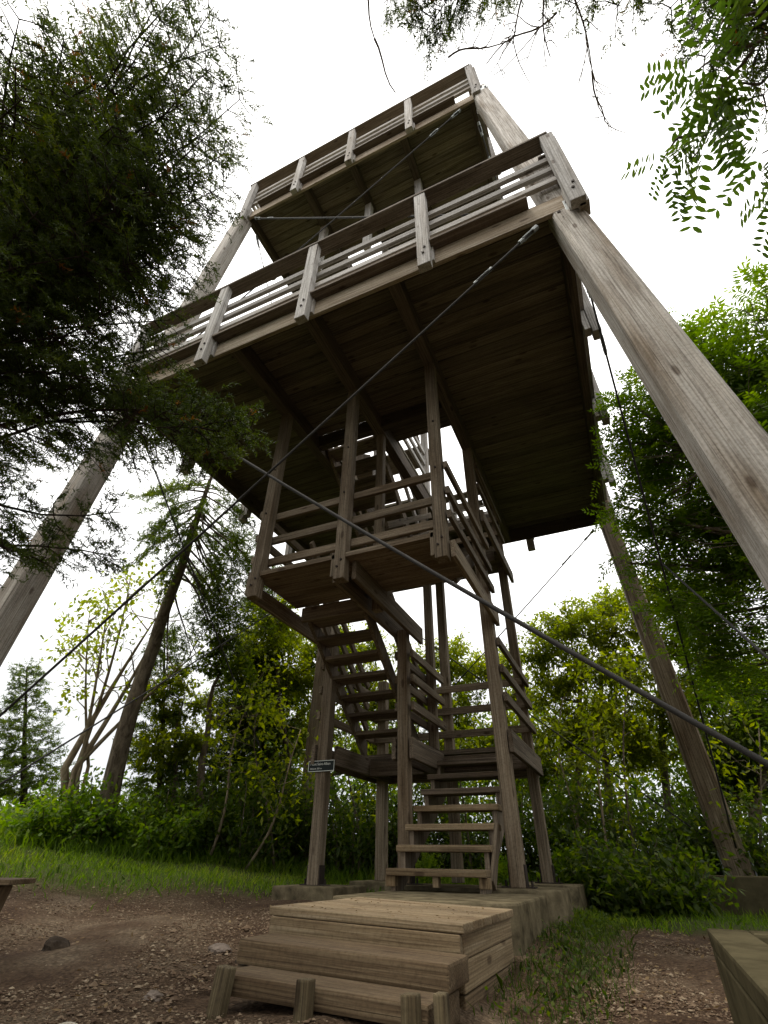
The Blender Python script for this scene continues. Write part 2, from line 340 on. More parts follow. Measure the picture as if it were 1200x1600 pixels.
ground()

# ------------------------------------------------------------------ the tower
CX, CY, H, D = -2.0625, 2.7356, 4.993, 5.4713
HALF = 2.7734; UP = 10.535; UHALF = 2.336
XA, XB, XC = -3.04, -2.04, -1.02          # stair bays
YH, YF, YR = 1.16, 2.763, 4.339
tower = thing('observation_tower', 'tall weathered timber lookout tower with two railed decks and a zigzag stair inside', 'tower', (CX, CY, -.1))

def bolts(parent, pts, r=.014, d=(0, -1, 0), l=.012):
    d = np.array(d, float)
    for p in pts:
        mb = MB(); mb.tube([np.array(p)-d*.004, np.array(p)+d*l], r, 8); mb.build('bolt', M_BOLT, parent, origin=p)
def AL(x, y, z): return Matrix(((0, 0, 1, x), (0, 1, 0, y), (-1, 0, 0, z), (0, 0, 0, 1)))   # local z runs along the boards
def platform(z, half, label, rails_y, wells):
    x0, x1, y0, y1 = CX-half, CX+half, CY-half*.986, CY+half*.986
    # decking: planks run across, one mesh
    mb = MB(); pw = .142; y = y0+.02; zt = z+.30
    while y < y1-.05:
        ye = min(y+pw-.003, y1-.02); spans = [(x0+.02, x1-.02)]
        for (a, b, c, d) in wells:
            if ye > c and y < d:
                ns = []
                for (p, q) in spans:
                    if b <= p or a >= q: ns.append((p, q))
                    else:
                        if a > p: ns.append((p, a))
                        if b < q: ns.append((b, q))
                spans = ns
        for (p, q) in spans: mb.box((p, y, zt-.045+random.uniform(-.006, .006)), (q, ye, zt))
        y += pw
    W_D = W_DECK
    pf = mb.build('platform', W_D, tower, mw=AL(CX, CY, z+.28)); tag(pf, label)
    # plank direction is x: turn the grain
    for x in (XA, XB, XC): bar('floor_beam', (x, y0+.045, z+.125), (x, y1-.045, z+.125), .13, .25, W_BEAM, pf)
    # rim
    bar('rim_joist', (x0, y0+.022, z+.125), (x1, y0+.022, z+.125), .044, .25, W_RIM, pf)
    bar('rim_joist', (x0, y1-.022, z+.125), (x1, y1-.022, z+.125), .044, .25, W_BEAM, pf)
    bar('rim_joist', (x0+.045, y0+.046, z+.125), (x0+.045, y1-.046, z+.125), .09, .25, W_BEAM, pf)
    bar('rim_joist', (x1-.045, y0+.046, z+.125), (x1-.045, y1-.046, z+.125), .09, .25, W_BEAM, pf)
    # overhanging edge board
    for (a, b) in (((x0+.3, y0-.045, z+.279), (x1-.3, y0-.045, z+.279)), ((x0+.3, y1+.045, z+.279), (x1-.3, y1+.045, z+.279))): bar('edge_board', a, b, .13, .038, W_CAP, pf)
    for x in (x0-.03, x1+.03): bar('edge_board', (x, y0+.3, z+.279), (x, y1-.3, z+.279), .098, .042, W_RAIL, pf)
    # guard rails, four sides
    e = .10; xs = [CX+half*k for k in (1.025, .516, .012, -.482, -.992)]; ys = [CY+half*k for k in (-.99, -.5, 0, .5, .99)]
    zp0, zp1, cap = z-.185, z+1.372, z+1.39
    for side, sy in ((y0, -1), (y1, 1)):
        for x in xs:
            post('rail_post', x, side+sy*.088, zp0, zp1, .13, W_RAIL, pf, b=.088)
            bar('spacer_block', (x+.05, side+sy*.022, z-.01), (x+.05, side+sy*.022, z+.25), .07, .043, W_RAIL, pf)
            bolts(pf, [(x, side+sy*.132, z+.02), (x+.02, side+sy*.132, z+.12)], d=(0, sy, 0))
        bar('cap_rail', (x0-.09, side+sy*.05, cap), (x1+.09, side+sy*.05, cap), .18, .04, W_CAP, pf)
        for k in range(3):
            zz = z+.55+.235*k
            bar('guard_rail', (x0-.06, side+sy*.016, zz), (x1+.06, side+sy*.016, zz), .045, .09, W_RAIL, pf)
    for side, sx in ((x0, -1), (x1, 1)):
        for y in ys:
            post('rail_post', side+sx*.115, y, zp0, zp1, .088, W_RAIL, pf, b=.135)
            bar('spacer_block', (side+sx*.035, y, z-.10), (side+sx*.035, y, z+.24), .065, .11, W_RAIL, pf, up=(0, 1, 0))
        bar('cap_rail', (side+sx*.06, y0+.06, cap+.003), (side+sx*.06, y1-.06, cap+.003), .19, .04, W_CAP, pf)
        for k in range(3):
            zz = z+.55+.235*k
            bar('guard_rail', (side+sx*.04, y0-.05, zz), (side+sx*.04, y1+.05, zz), .05, .088, W_RAIL, pf)
    return pf
WELL = [(XA+.09, XB-.075, 1.95, 3.75), (XB+.075, XC-.075, 2.55, 4.72)]
lower = platform(H, HALF, 'lower deck with guard rail', 0, WELL)
upper = platform(UP, UHALF, 'top deck with guard rail', 0, [(XA+.09, XB-.075, 2.1, 3.9)])
# trimmers round the stairwell
for y in (1.9, 4.78): bar('floor_beam', (XA+.07, y, H+.13), (XC-.07, y, H+.13), .1, .22, W_BEAM, lower)

# battered corner legs: squared logs with worn edges
LEGP = {(1, -1): (2.76, .054, 2.607, .064, .25, .007), (-1, -1): (2.704, .054, 2.571, .052, .25, .003),
        (1, 1): (2.76, .05, 2.607, .067, .245, .008), (-1, 1): (2.62, .064, 2.68, .066, .25, .008)}
def legaxis(k, z):
    s = LEGP[k]; return np.array([CX+k[0]*(s[0]+s[1]*(H-z)), CY+k[1]*(s[2]+s[3]*(H-z)), z])
for k, s in LEGP.items():
    p0, p1 = legaxis(k, -.12), legaxis(k, UP+.26); n = 40; V = []; sides = 32
    M = frame(p0, p1, (0, 1, 0)); ln = np.linalg.norm(p1-p0)
    for i in range(n+1):
        z = -.12+(UP+.38)*i/n; a = max(.25, s[4]+s[5]*(H-z))/2
        for j in range(sides):
            th = 2*math.pi*(j+.5)/sides; c, d = math.cos(th), math.sin(th)
            r = a/max(abs(c), abs(d)); r = min(r, a*1.37)
            r *= 1+.018*mnoise.noise(Vector((c*1.5+k[0]*3, d*1.5+k[1]*7, z*.8)))+.006*mnoise.noise(Vector((c*6, d*6, z*5)))
            V.append((c*r, d*r, ln*i/n))
    F = [(i*sides+j, i*sides+(j+1) % sides, (i+1)*sides+(j+1) % sides, (i+1)*sides+j) for i in range(n) for j in range(sides)]
    F += [tuple(range(sides-1, -1, -1)), tuple(n*sides+j for j in range(sides))]
    me = bpy.data.meshes.new('leg'); me.from_pydata(V, [], F); me.update()
    me.polygons.foreach_set('use_smooth', [len(f) == 4 for f in F])
    me.set_sharp_from_angle(angle=math.radians(24))
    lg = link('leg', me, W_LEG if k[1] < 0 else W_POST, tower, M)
    for zz, hf in ((H, HALF), (UP, UHALF)):
        c = legaxis(k, zz+.1); a = max(.25, s[4]+s[5]*(H-zz))/2
        mb = MB(); fy = c[1]+k[1]*(a+.004)
        mb.box((c[0]-.02+k[0]*.02, min(fy, fy+k[1]*.008), zz-.06), (c[0]+.02+k[0]*.12, max(fy, fy+k[1]*.008), zz+.13))
        mb.box((c[0]+k[0]*(a+.003)-.004, c[1]-.09, zz-.06), (c[0]+k[0]*(a+.003)+.005, c[1]+.09, zz+.13))
        mb.build('corner_bracket', M_STEEL, lg, origin=tuple(c), bev=.002)
        bolts(lg, [(c[0]+k[0]*.03, fy+k[1]*.008, zz+.08), (c[0]+k[0]*.09, fy+k[1]*.008, zz-.02), (c[0]-k[0]*.06, fy, zz-.03), (c[0]-k[0]*.04, fy, zz-.16)], .015, (0, k[1], 0))
    mb = MB(); b0 = legaxis(k, -.02); a = (s[4]+s[5]*H)/2+.012
    for q in (-1, 1): mb.box((b0[0]+q*a-.006, b0[1]-.1, -.06), (b0[0]+q*a+.006, b0[1]+.1, .32))
    mb.box((b0[0]-a, b0[1]-.1, -.075), (b0[0]+a, b0[1]+.1, -.055)); mb.build('base_shoe', M_STEEL, lg, origin=tuple(b0))

# cable bracing
def cable(p0, p1, r=.0105, sag=.03, tb=.16):
    p0, p1 = np.array(p0, float), np.array(p1, float); n = 14
    pts = [p0+(p1-p0)*t-np.array([0, 0, 4*sag*t*(1-t)]) for t in np.linspace(0, 1, n)]
    mb = MB(); mb.tube(pts, r, 8); c = mb.build('brace_cable', M_CABLE, tower, origin=tuple(p0), smooth=True)
    d = (p1-p0)/np.linalg.norm(p1-p0); u = np.cross(d, [0, 0, 1.]); u /= np.linalg.norm(u)+1e-9
    mb = MB()
    for q in (-1, 1): mb.tube([p0+d*.0+u*q*.018, p0+d*tb+u*q*.018], .008, 6)
    mb.tube([p0-d*.03, p0+d*.03], .026, 8); mb.tube([p0+d*(tb-.01), p0+d*(tb+.05)], .02, 8)
    mb.build('cable_clevis', M_STEEL, c, origin=tuple(p0))
    mb = MB(); a = p0+d*(tb+.45)
    for q in (-1, 1): mb.tube([a+u*q*.014, a+d*.17+u*q*.014], .005, 6)
    mb.tube([a-d*.03, a+d*.015], .016, 8); mb.tube([a+d*.16, a+d*.2], .016, 8)
    mb.build('turnbuckle', M_STEEL, c, origin=tuple(a))
    return c
y0, y1, x0, x1 = CY-HALF*.986, CY+HALF*.986, CX-HALF, CX+HALF
def lb(k, z, dx=0, dy=0): return legaxis(k, z)+np.array([dx, dy, 0])
cable((.40, .03, 4.90), (-4.98, -.1, .35), .010)
cable((-4.33, .03, 4.76), (.98, -.1, .05), .0125, .06)
cable((.80, .75, 5.0), (.98, 5.5, .35), .0105)
cable((.82, 5.30, 4.92), (.98, .1, .3), .0095)
cable((.44, 5.50, 4.90), (-4.95, 5.6, .3), .0095)
cable((-4.45, 5.50, 4.90), (.9, 5.6, .3), .0095)
cable((-4.92, .45, 4.85), (-5.0, 5.5, .4), .0095)
cable((-4.92, 5.2, 4.85), (-5.05, .0, .1), .0095)
ux0, ux1, uy0, uy1 = CX-UHALF, CX+UHALF, CY-UHALF*.986, CY+UHALF*.986
cable((ux1-.28, uy0+.05, UP-.03), (-4.6, .1, H+.35), .010)
cable((ux0+.22, uy0+.05, UP-.05), (.45, .1, H+.35), .013)
cable((ux0+.02, uy0+.35, UP-.06), (-4.7, 5.3, H+.3), .009)
cable((ux0+.02, uy1-.35, UP-.06), (-4.75, .3, H+.3), .009)
cable((ux1-.02, uy0+.35, UP-.06), (.65, 5.3, H+.3), .009)
cable((ux1-.02, uy1-.35, UP-.06), (.65, .3, H+.3), .009)

# stair posts and hangers
RI, GO = .165, .218
def spost(x, y, za, zb, a=.14, mat=W_POST, name='stair_post'):
    o = post(name, x, y, za, zb, a, mat, tower)
    return o
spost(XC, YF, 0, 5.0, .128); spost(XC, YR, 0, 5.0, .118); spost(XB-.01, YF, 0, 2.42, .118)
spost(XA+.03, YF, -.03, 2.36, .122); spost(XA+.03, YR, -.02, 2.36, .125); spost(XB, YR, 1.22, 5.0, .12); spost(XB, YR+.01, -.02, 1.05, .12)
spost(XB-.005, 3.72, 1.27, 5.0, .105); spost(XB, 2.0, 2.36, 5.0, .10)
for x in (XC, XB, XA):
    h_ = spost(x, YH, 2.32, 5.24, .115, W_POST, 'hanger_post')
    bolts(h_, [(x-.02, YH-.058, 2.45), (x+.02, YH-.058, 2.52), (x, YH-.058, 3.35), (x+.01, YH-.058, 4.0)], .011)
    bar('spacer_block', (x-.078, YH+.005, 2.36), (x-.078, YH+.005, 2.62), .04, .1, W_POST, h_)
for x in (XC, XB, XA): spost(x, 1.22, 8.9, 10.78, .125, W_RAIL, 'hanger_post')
spost(XB, 3.9, 5.3, 10.5, .11, W_RAIL); spost(XC, YR, 5.3, 10.5, .12, W_RAIL); spost(XA+.03, 3.9, 5.3, 10.5, .12, W_RAIL); spost(XB, 2.0, 5.3, 10.5, .11, W_RAIL)
# post feet
for (x, y, z) in ((XC, YF, 0), (XC, YR, 0), (XB-.01, YF, 0), (XA+.03, YF, -.03)):
    mb = MB()
    for q in (-1, 1): mb.box((x+q*.069-.004, y-.05, z), (x+q*.069+.004, y+.05, z+.16)); mb.tube([(x+q*.11, y, z), (x+q*.11, y, z+.05)], .011, 8)
    mb.box((x-.14, y-.06, z), (x+.14, y+.06, z+.008))
    mb.build('post_shoe', M_BOLT, tower, origin=(x, y, z))

def landing(name_lbl, xa, xb, ya, yb, zt, mat=W_STAIR, joists=()):
    mb = MB(); y = ya
    while y < yb-.05:
        mb.box((xa, y, zt-.05), (xb, min(y+.135, yb), zt+random.uniform(-.002, .002))); y += .141
    l_ = mb.build('landing', mat, tower, mw=AL((xa+xb)/2, ya, zt)); tag(l_, name_lbl)
    for (p, q, wd, hg) in joists: bar('landing_joist', p, q, wd, hg, W_STAIR if mat is W_STAIR else W_POST, l_)
    return l_
L1Z = 1.277; L2Z = 2.60
l1 = landing('first landing at the back of the stair', XA-.06, XC+.06, 3.80, YR+.12, L1Z, W_STAIR,
             [((XA-.075, 2.68, 1.125), (XA-.075, YR+.16, 1.125), .045, .20), ((XA+.12, 2.85, 1.125), (XA+.12, YR+.16, 1.125), .045, .20), ((XC+.095, 2.70, 1.125), (XC+.095, YR+.05, 1.125), .045, .20), ((XB+.09, 2.70, 1.125), (XB+.09, 3.72, 1.125), .045, .20), ((XB-.11, 2.70, 1.125), (XB-.11, YR+.1, 1.125), .045, .20),
              ((XB+.13, 3.68, 1.10), (XC+.06, 3.68, 1.10), .045, .17), ((XA, 3.74, 1.12), (XB-.15, 3.74, 1.12), .045, .20), ((XA, YR+.1, 1.12), (XC+.06, YR+.1, 1.12), .045, .2)])
l2 = landing('hanging landing in front of the stair', XA-.02, XC+.02, YH-.045, 1.98, L2Z, W_POST,
             [((XB+.105, YH+.06, 2.45), (XB+.105, 3.08, 2.45), .045, .20), ((XB-.105, YH+.06, 2.45), (XB-.105, 3.02, 2.45), .045, .20),
              ((XC+.092, YH+.02, 2.43), (XC+.092, YF+.1, 2.43), .045, .17), ((XA-.092, YH+.02, 2.44), (XA-.092, YF+.1, 2.44), .045, .18),
              ((XA+.05, 1.98, 2.46), (XB-.14, 1.98, 2.46), .045, .17)])
# rails round the landings
def rails(pts0, pts1, zs, mat=W_POST, h_=.088, t_=.042):
    for z in zs: bar('hand_rail', (*pts0, z), (*pts1, z), t_, h_, mat, tower)
rails((XA-.02, YH+.095), (XC, YH+.095), (3.38, 3.06, 2.78), W_POST)
rails((XC+.095, YH-.03), (XC+.095, YF+.06), (3.38, 3.06, 2.78), W_STAIR); rails((XA-.09, YH-.03), (XA-.09, YF+.06), (3.38, 3.06, 2.78), W_POST)
rails((XB+.1, YF-.03), (XB+.1, 3.86), (2.13, 1.85, 1.55), W_POST); rails((XB-.09, YF-.03), (XB-.09, 3.86), (2.13, 1.85, 1.55), W_STAIR)
rails((XA-.05, YR-.09), (XC+.05, YR-.09), (2.12, 1.83, 1.54), W_POST)
rails((XC+.095, YF-.05), (XC+.095, YR+.05), (2.12, 1.83, 1.54), W_STAIR); rails((XA-.07, YF-.05), (XA-.07, YR+.05), (2.12, 1.83, 1.54), W_POST)

def flight(lbl, xa, xb, ystart, zstart, n, dy, ri, mat, saw=True, th=.05, dep=.24, gap=None):
    """n treads; dy signed run of one tread; string boards are the part, treads its pieces."""
    mb = MB(); L = dy*(n+1)
    for x in (xa, xb):
        xo = (x-.02, x+.022)
        if saw:
            poly = []
            for i in range(n):
                y = ystart+dy*i; z = zstart+ri*i-th-.001
                poly += [(y+dy*.12, z-ri*.95 if i == 0 else z-ri+.001), (y+dy*.12, z)]
            yl = ystart+dy*n; zl = zstart+ri*(n-1)-th-.001
            poly += [(yl+dy*.1, zl), (yl+dy*.1, zl-dep*1.1), (ystart+dy*.5, zstart-th-ri*.95)]
            mb.prism(poly, 'x', *xo)
        else:
            k = dep*.62; ya, za = ystart-dy*.45, zstart-ri*.9; yb, zb = ystart+dy*(n+.35), zstart+ri*(n+.05)
            mb.prism([(ya, za-k*.9), (ya, za+k*.35), (yb, zb+k*.25), (yb, zb-k)], 'x', *xo)
    st = mb.build('stair_string', mat, tower, origin=(xa, ystart, zstart)); tag(st, lbl)
    for i in range(n):
        y = ystart+dy*i; z = zstart+ri*i
        a, b = (xa-.05, xb+.05) if saw else (xa+.022, xb-.02)
        yy = y+dy*.55
        bar('tread', (a, yy, z-th/2), (b, yy, z-th/2), .26, th, mat if not saw else W_BOX if i < 4 else W_STAIR, st, bev=.009)
    return st
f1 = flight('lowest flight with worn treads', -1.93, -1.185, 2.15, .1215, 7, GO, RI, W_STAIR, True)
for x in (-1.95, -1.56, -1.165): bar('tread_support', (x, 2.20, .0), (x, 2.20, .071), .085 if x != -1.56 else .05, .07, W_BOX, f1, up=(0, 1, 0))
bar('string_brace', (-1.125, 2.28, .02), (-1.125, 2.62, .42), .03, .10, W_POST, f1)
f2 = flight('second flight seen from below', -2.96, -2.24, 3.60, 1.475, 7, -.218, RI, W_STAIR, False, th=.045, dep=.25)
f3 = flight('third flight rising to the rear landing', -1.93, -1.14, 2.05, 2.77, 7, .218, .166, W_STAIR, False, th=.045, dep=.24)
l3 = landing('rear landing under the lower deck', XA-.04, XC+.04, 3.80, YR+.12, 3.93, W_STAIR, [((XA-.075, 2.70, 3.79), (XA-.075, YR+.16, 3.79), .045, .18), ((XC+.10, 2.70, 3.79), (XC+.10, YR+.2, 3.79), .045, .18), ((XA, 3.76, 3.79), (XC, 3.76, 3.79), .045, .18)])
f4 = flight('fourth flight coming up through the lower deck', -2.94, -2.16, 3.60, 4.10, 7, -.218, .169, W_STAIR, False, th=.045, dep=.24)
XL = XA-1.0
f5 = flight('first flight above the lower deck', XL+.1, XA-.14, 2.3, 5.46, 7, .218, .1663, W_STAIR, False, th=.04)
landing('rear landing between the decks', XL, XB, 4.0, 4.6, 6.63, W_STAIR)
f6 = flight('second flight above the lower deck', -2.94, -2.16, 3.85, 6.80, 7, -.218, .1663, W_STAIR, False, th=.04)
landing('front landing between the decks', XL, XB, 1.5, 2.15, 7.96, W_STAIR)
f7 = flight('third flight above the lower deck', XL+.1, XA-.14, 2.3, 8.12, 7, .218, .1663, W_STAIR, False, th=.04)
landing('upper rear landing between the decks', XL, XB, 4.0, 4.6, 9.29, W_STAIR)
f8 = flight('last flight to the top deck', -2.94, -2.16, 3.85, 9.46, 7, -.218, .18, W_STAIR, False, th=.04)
# sloping hand rails
def srail(x, ya, za, yb, zb, hs, mat):
    for h_ in hs: bar('sloping_rail', (x, ya, za+h_), (x, yb, zb+h_), .04, .088, mat, tower)
srail(-3.0, 3.8, 1.28, 2.0, 2.62, (.3, .58, .86), W_POST); srail(-2.19, 3.75, 1.3, 2.05, 2.6, (.45, .8), W_STAIR)
srail(-1.965, 2.05, 2.65, 3.8, 3.95, (.5, .85), W_POST); srail(-1.105, 2.05, 2.65, 3.8, 3.95, (.58, .86), W_STAIR)
srail(-2.12, 3.8, 3.95, 2.0, 5.3, (.45, .85), W_RAIL); srail(-3.0, 3.8, 3.95, 2.0, 5.3, (.45, .85), W_POST); srail(-2.12, 3.95, 6.65, 2.2, 7.96, (.45, .85), W_RAIL)
rails((XA-.05, YR-.09), (XC+.05, YR-.09), (4.75, 4.48, 4.2), W_POST); rails((XC+.08, YF+.02), (XC+.08, YR+.0), (4.72, 4.35), W_STAIR)
# guards beside the stairwell on the lower deck
for z in (5.75, 6.0, 6.25): bar('hand_rail', (XB, 2.1, z), (XB, 3.9, z), .04, .088, W_RAIL, tower)

# ------------------------------------------------------------------ footings, steps, sign
def block(name, x0, x1, y0, y1, z0, z1, mat, lbl, ch=.03, chop=0, group='concrete footings of the tower'):
    mb = MB(); c = chop
    poly = [(x0+c, y0), (x1-c, y0), (x1, y0+c), (x1, y1-c), (x1-c, y1), (x0+c, y1), (x0, y1-c), (x0, y0+c)] if c else [(x0, y0), (x1, y0), (x1, y1), (x0, y1)]
    mb.prism(poly, 'z', z0, z1)
    o = mb.build(name, mat, None, origin=((x0+x1)/2, (y0+y1)/2, z0), bev=ch); tag(o, lbl, 'footing', group); return o
block('concrete_footing', -3.27, -2.62, 2.42, 3.12, -.45, -.03, M_CONC, 'square concrete footing under the post that carries the black sign', .012)
block('concrete_footing', -1.98, -.74, 1.14, 2.45, -.6, -.028, M_CONC, 'long concrete pad directly behind the wooden entry platform', .014, .12)
block('concrete_footing', -2.2, -.66, 2.455, 3.28, -.6, -.002, M_CONC, 'rounded concrete block under the front stair posts', .014, .16)
block('concrete_footing', -1.5, -.68, 3.75, 4.85, -.6, -.002, M_CONC, 'concrete block under the rear right stair post', .014, .12)
block('concrete_footing', -3.3, -2.7, 4.05, 4.65, -.4, -.022, M_CONC, 'small concrete pad half hidden by grass behind the stair', .012)
def hollow(x0, x1, y0, y1, z0, z1, w_, lbl):
    mb = MB(); poly = [(x0, y0), (x1, y0), (x1, y1), (x0, y1)]
    mb.prism(poly, 'z', z0, z1-.05)
    for b in ((x0, y0, x0+w_, y1), (x1-w_, y0, x1, y1), (x0+w_, y0, x1-w_, y0+w_), (x0+w_, y1-w_, x1-w_, y1)): mb.box((b[0], b[1], z1-.052), (b[2], b[3], z1))
    o = mb.build('concrete_footing', M_CONCD, None, origin=((x0+x1)/2, (y0+y1)/2, z0), bev=.009); tag(o, lbl, 'footing', 'concrete footings of the tower'); return o
hollow(.155, 1.75, -1.55, .0, -1.0, -.011, .12, 'big mossy concrete footing at the near right edge of the path')
block('concrete_footing', .50, 2.3, 4.9, 6.5, -.8, .09, M_CONCD, 'dark concrete footing under the rear right leg', .014)
block('concrete_footing', -5.9, -4.4, -1.0, .5, -.7, -.02, M_CONCD, 'concrete footing under the front left leg outside the picture', .014)
block('concrete_footing', -5.5, -4.4, 5.1, 6.2, -.5, .12, M_CONCD, 'concrete footing under the rear left leg hidden behind grass', .014)

steps = thing('wooden_steps', 'low worn wooden entry platform with two timber steps and short stakes', 'steps', (-1.2, .5, -.3))
tl = Matrix.Translation((-1.22, .5, 0)) @ Matrix.Rotation(math.radians(1.5), 4, 'Y') @ Matrix.Translation((1.22, -.5, 0))
def sb(name, p0, p1, wx, hy, mat, bev=.008, parent=steps):
    p0 = tl @ Vector(p0); p1 = tl @ Vector(p1); return bar(name, p0, p1, wx, hy, mat, parent, bev)
for i in range(6):
    y = .135+.165*i; sb('top_board', (-1.705, y+.075, -.052), (-.735, y+.075, -.052), .16, .034, W_BOX, .006)
sb('front_board', (-1.69, .145, -.110), (-.75, .145, -.110), .04, .078, W_BOX); sb('front_board', (-1.69, .147, -.183), (-.75, .147, -.183), .04, .064, W_BOX)
for a in ((-.768), (-1.672)):
    sb('side_board', (a, .17, -.112), (a, 1.1, -.112), .036, .082, W_BOX); sb('side_board', (a, .17, -.205), (a, 1.1, -.205), .036, .1, W_BOX)
    sb('side_board', (a, .17, -.33), (a, 1.1, -.33), .036, .14, W_STEP)
sb('step', (-1.655, -.01, -.168), (-.715, -.01, -.168), .26, .082, W_STEP, .012)
sb('step', (-1.53, -.31, -.222), (-.70, -.31, -.222), .19, .06, W_STEP, .012); sb('step', (-1.66, -.07, -.26), (-.73, -.07, -.26), .2, .09, W_STEP, .01)
for (x, y, lean, zt, b_) in ((-1.462, -.452, -.03, -.158, .056), (-1.125, -.452, .0, -.168, .05), (-.745, -.452, .012, -.175, .052), (-.668, -.385, .008, -.177, .04)):
    bar('stake', (x+lean*1.6, y-.01, -.62), (x, y, zt), b_, .05, W_STAKE, steps, bev=.006, up=(0, 1, 0))

sign = thing('post_sign', 'small black plaque with white lettering and white border screwed to a stair post', 'sign', (XA+.03, YF-.08, .93))
def signpart():
    xc, y = XA+.04, YF-.0655; w2, zc, h2 = .165, 1.003, .055
    mb = MB(); mb.box((xc-w2, y-.008, zc-h2), (xc+w2, y, zc+h2)); mb.build('plate', M_SIGN, sign, origin=(xc, y, zc))
    mb = MB(); e = .008
    for b in ((xc-w2+.003, zc+h2-e, xc+w2-.003, zc+h2-.002), (xc-w2+.003, zc-h2+.002, xc+w2-.003, zc-h2+e), (xc-w2+.003, zc-h2+e, xc-w2+e+.001, zc+h2-e), (xc+w2-e-.001, zc-h2+e, xc+w2-.003, zc+h2-e)):
        mb.box((b[0], y-.011, b[1]), (b[2], y-.0083, b[3]))
    mb.build('border', M_WHITE, sign, origin=(xc, y, zc))
    for txt, sz, dz in (('Mont Saint-Alban', .036, .008), ('Altitude 283 m', .024, -.032)):
        c = bpy.data.curves.new('lettering', 'FONT'); c.body = txt; c.size = sz; c.align_x = 'LEFT'; c.extrude = .001
        tmp = bpy.data.objects.new('tmp', c); COL.objects.link(tmp)
        dg = bpy.context.evaluated_depsgraph_get(); me = bpy.data.meshes.new_from_object(tmp.evaluated_get(dg)); bpy.data.objects.remove(tmp)
        me.materials.clear()
        link('lettering', me, M_WHITE, sign, Matrix.Translation((xc-.138, y-.0096, zc+dz)) @ Matrix.Rotation(math.pi/2, 4, 'X'))
signpart()

# bench end at the left edge
bench = thing('wooden_bench', 'end of a dark wooden bench at the left edge of the clearing', 'bench', (-4.6, .8, -.2))
q = P(38, 1373, 3.75)
bar('seat', (q[0]-1.25, q[1]-.75, q[2]-.012), (q[0], q[1], q[2]-.012), .30, .024, W_STEP, bench)
for k in (0, 1):
    e = (q[0]-.11-.95*k, q[1]-.066-.57*k)
    bar('leg', (e[0]-.045, e[1]-.027, q[2]-.42), (e[0], e[1], q[2]-.026), .085, .2, W_STEP, bench, up=(.51, -.86, 0))
# ------------------------------------------------------------------ plants
def unit(v): v = np.asarray(v, float); return v/(np.linalg.norm(v, axis=-1, keepdims=True)+1e-12)
def rvec(n): return unit(rng.normal(size=(n, 3)))
def leaves(pos, dirs, length, width, droop=.25):
    """Diamond leaves (n,4,3) from stalk point pos along dirs."""
    n = len(pos); length = np.asarray(length)*np.ones(n); width = np.asarray(width)*np.ones(n)
    d = unit(dirs+np.array([0, 0, -droop])); s = unit(np.cross(d, rvec(n)*.55+np.array([0, 0, 1.0])))
    tip = pos+d*length[:, None]; mid = pos+d*(length*.48)[:, None]
    return np.stack([pos, mid+s*width[:, None]*.5, tip, mid-s*width[:, None]*.5], 1)
def compound(pos, dirs, length, pairs=6, lw=.32, oval=False):
    """Pinnate leaves: pairs of leaflets on a drooping rachis, as (m,4,3)."""
    n = len(pos); length = np.asarray(length)*np.ones(n); d = unit(dirs); s = unit(np.cross(d, np.array([0, 0, 1.0])+.35*rvec(n))); u = np.cross(s, d)
    out = []
    for i in range(pairs):
        t = .22+.75*i/(pairs-1); p = pos+d*(length*t)[:, None]-np.array([0, 0, 1.0])*(length*.22*t*t)[:, None]
        ll = length*lw*(1-.25*abs(t-.55))*1.0
        for q in (-1, 1):
            dd = unit(s*q+d*.42-u*.12+.16*rng.normal(size=(n, 3))); ss = unit(np.cross(dd, u+.25*rng.normal(size=(n, 3))))
            tip = p+dd*ll[:, None]; mid = p+dd*(ll*.5)[:, None]; wd = (ll*.15)[:, None]
            if oval: out.append(np.stack([p, p+dd*(ll*.28)[:, None]+ss*wd, p+dd*(ll*.68)[:, None]+ss*wd*1.05, tip, p+dd*(ll*.68)[:, None]-ss*wd*1.05, p+dd*(ll*.28)[:, None]-ss*wd], 1))
            else: out.append(np.stack([p, mid+ss*wd, tip, mid-ss*wd], 1))
    p = pos+d*length[:, None]-np.array([0, 0, 1.0])*(length*.22)[:, None]; ll = length*lw*.9
    if oval: return np.concatenate(out)
    out.append(np.stack([p, p+d*(ll*.5)[:, None]+s*(ll*.16)[:, None], p+d*ll[:, None], p+d*(ll*.5)[:, None]-s*(ll*.16)[:, None]], 1))
    return np.concatenate(out)
def bend(a, b, n=6, amp=.08, sag=0.0):
    a, b = np.asarray(a, float), np.asarray(b, float); L = np.linalg.norm(b-a); o = rng.normal(size=3)*amp*L; o2 = rng.normal(size=3)*amp*.5*L
    t = np.linspace(0, 1, n)[:, None]
    return a+(b-a)*t+o*np.sin(math.pi*t)+o2*np.sin(2*math.pi*t)+np.array([0, 0, -sag*L])*np.sin(math.pi*t*.5)**2*0+np.array([0, 0, sag*L])*np.sin(math.pi*t)
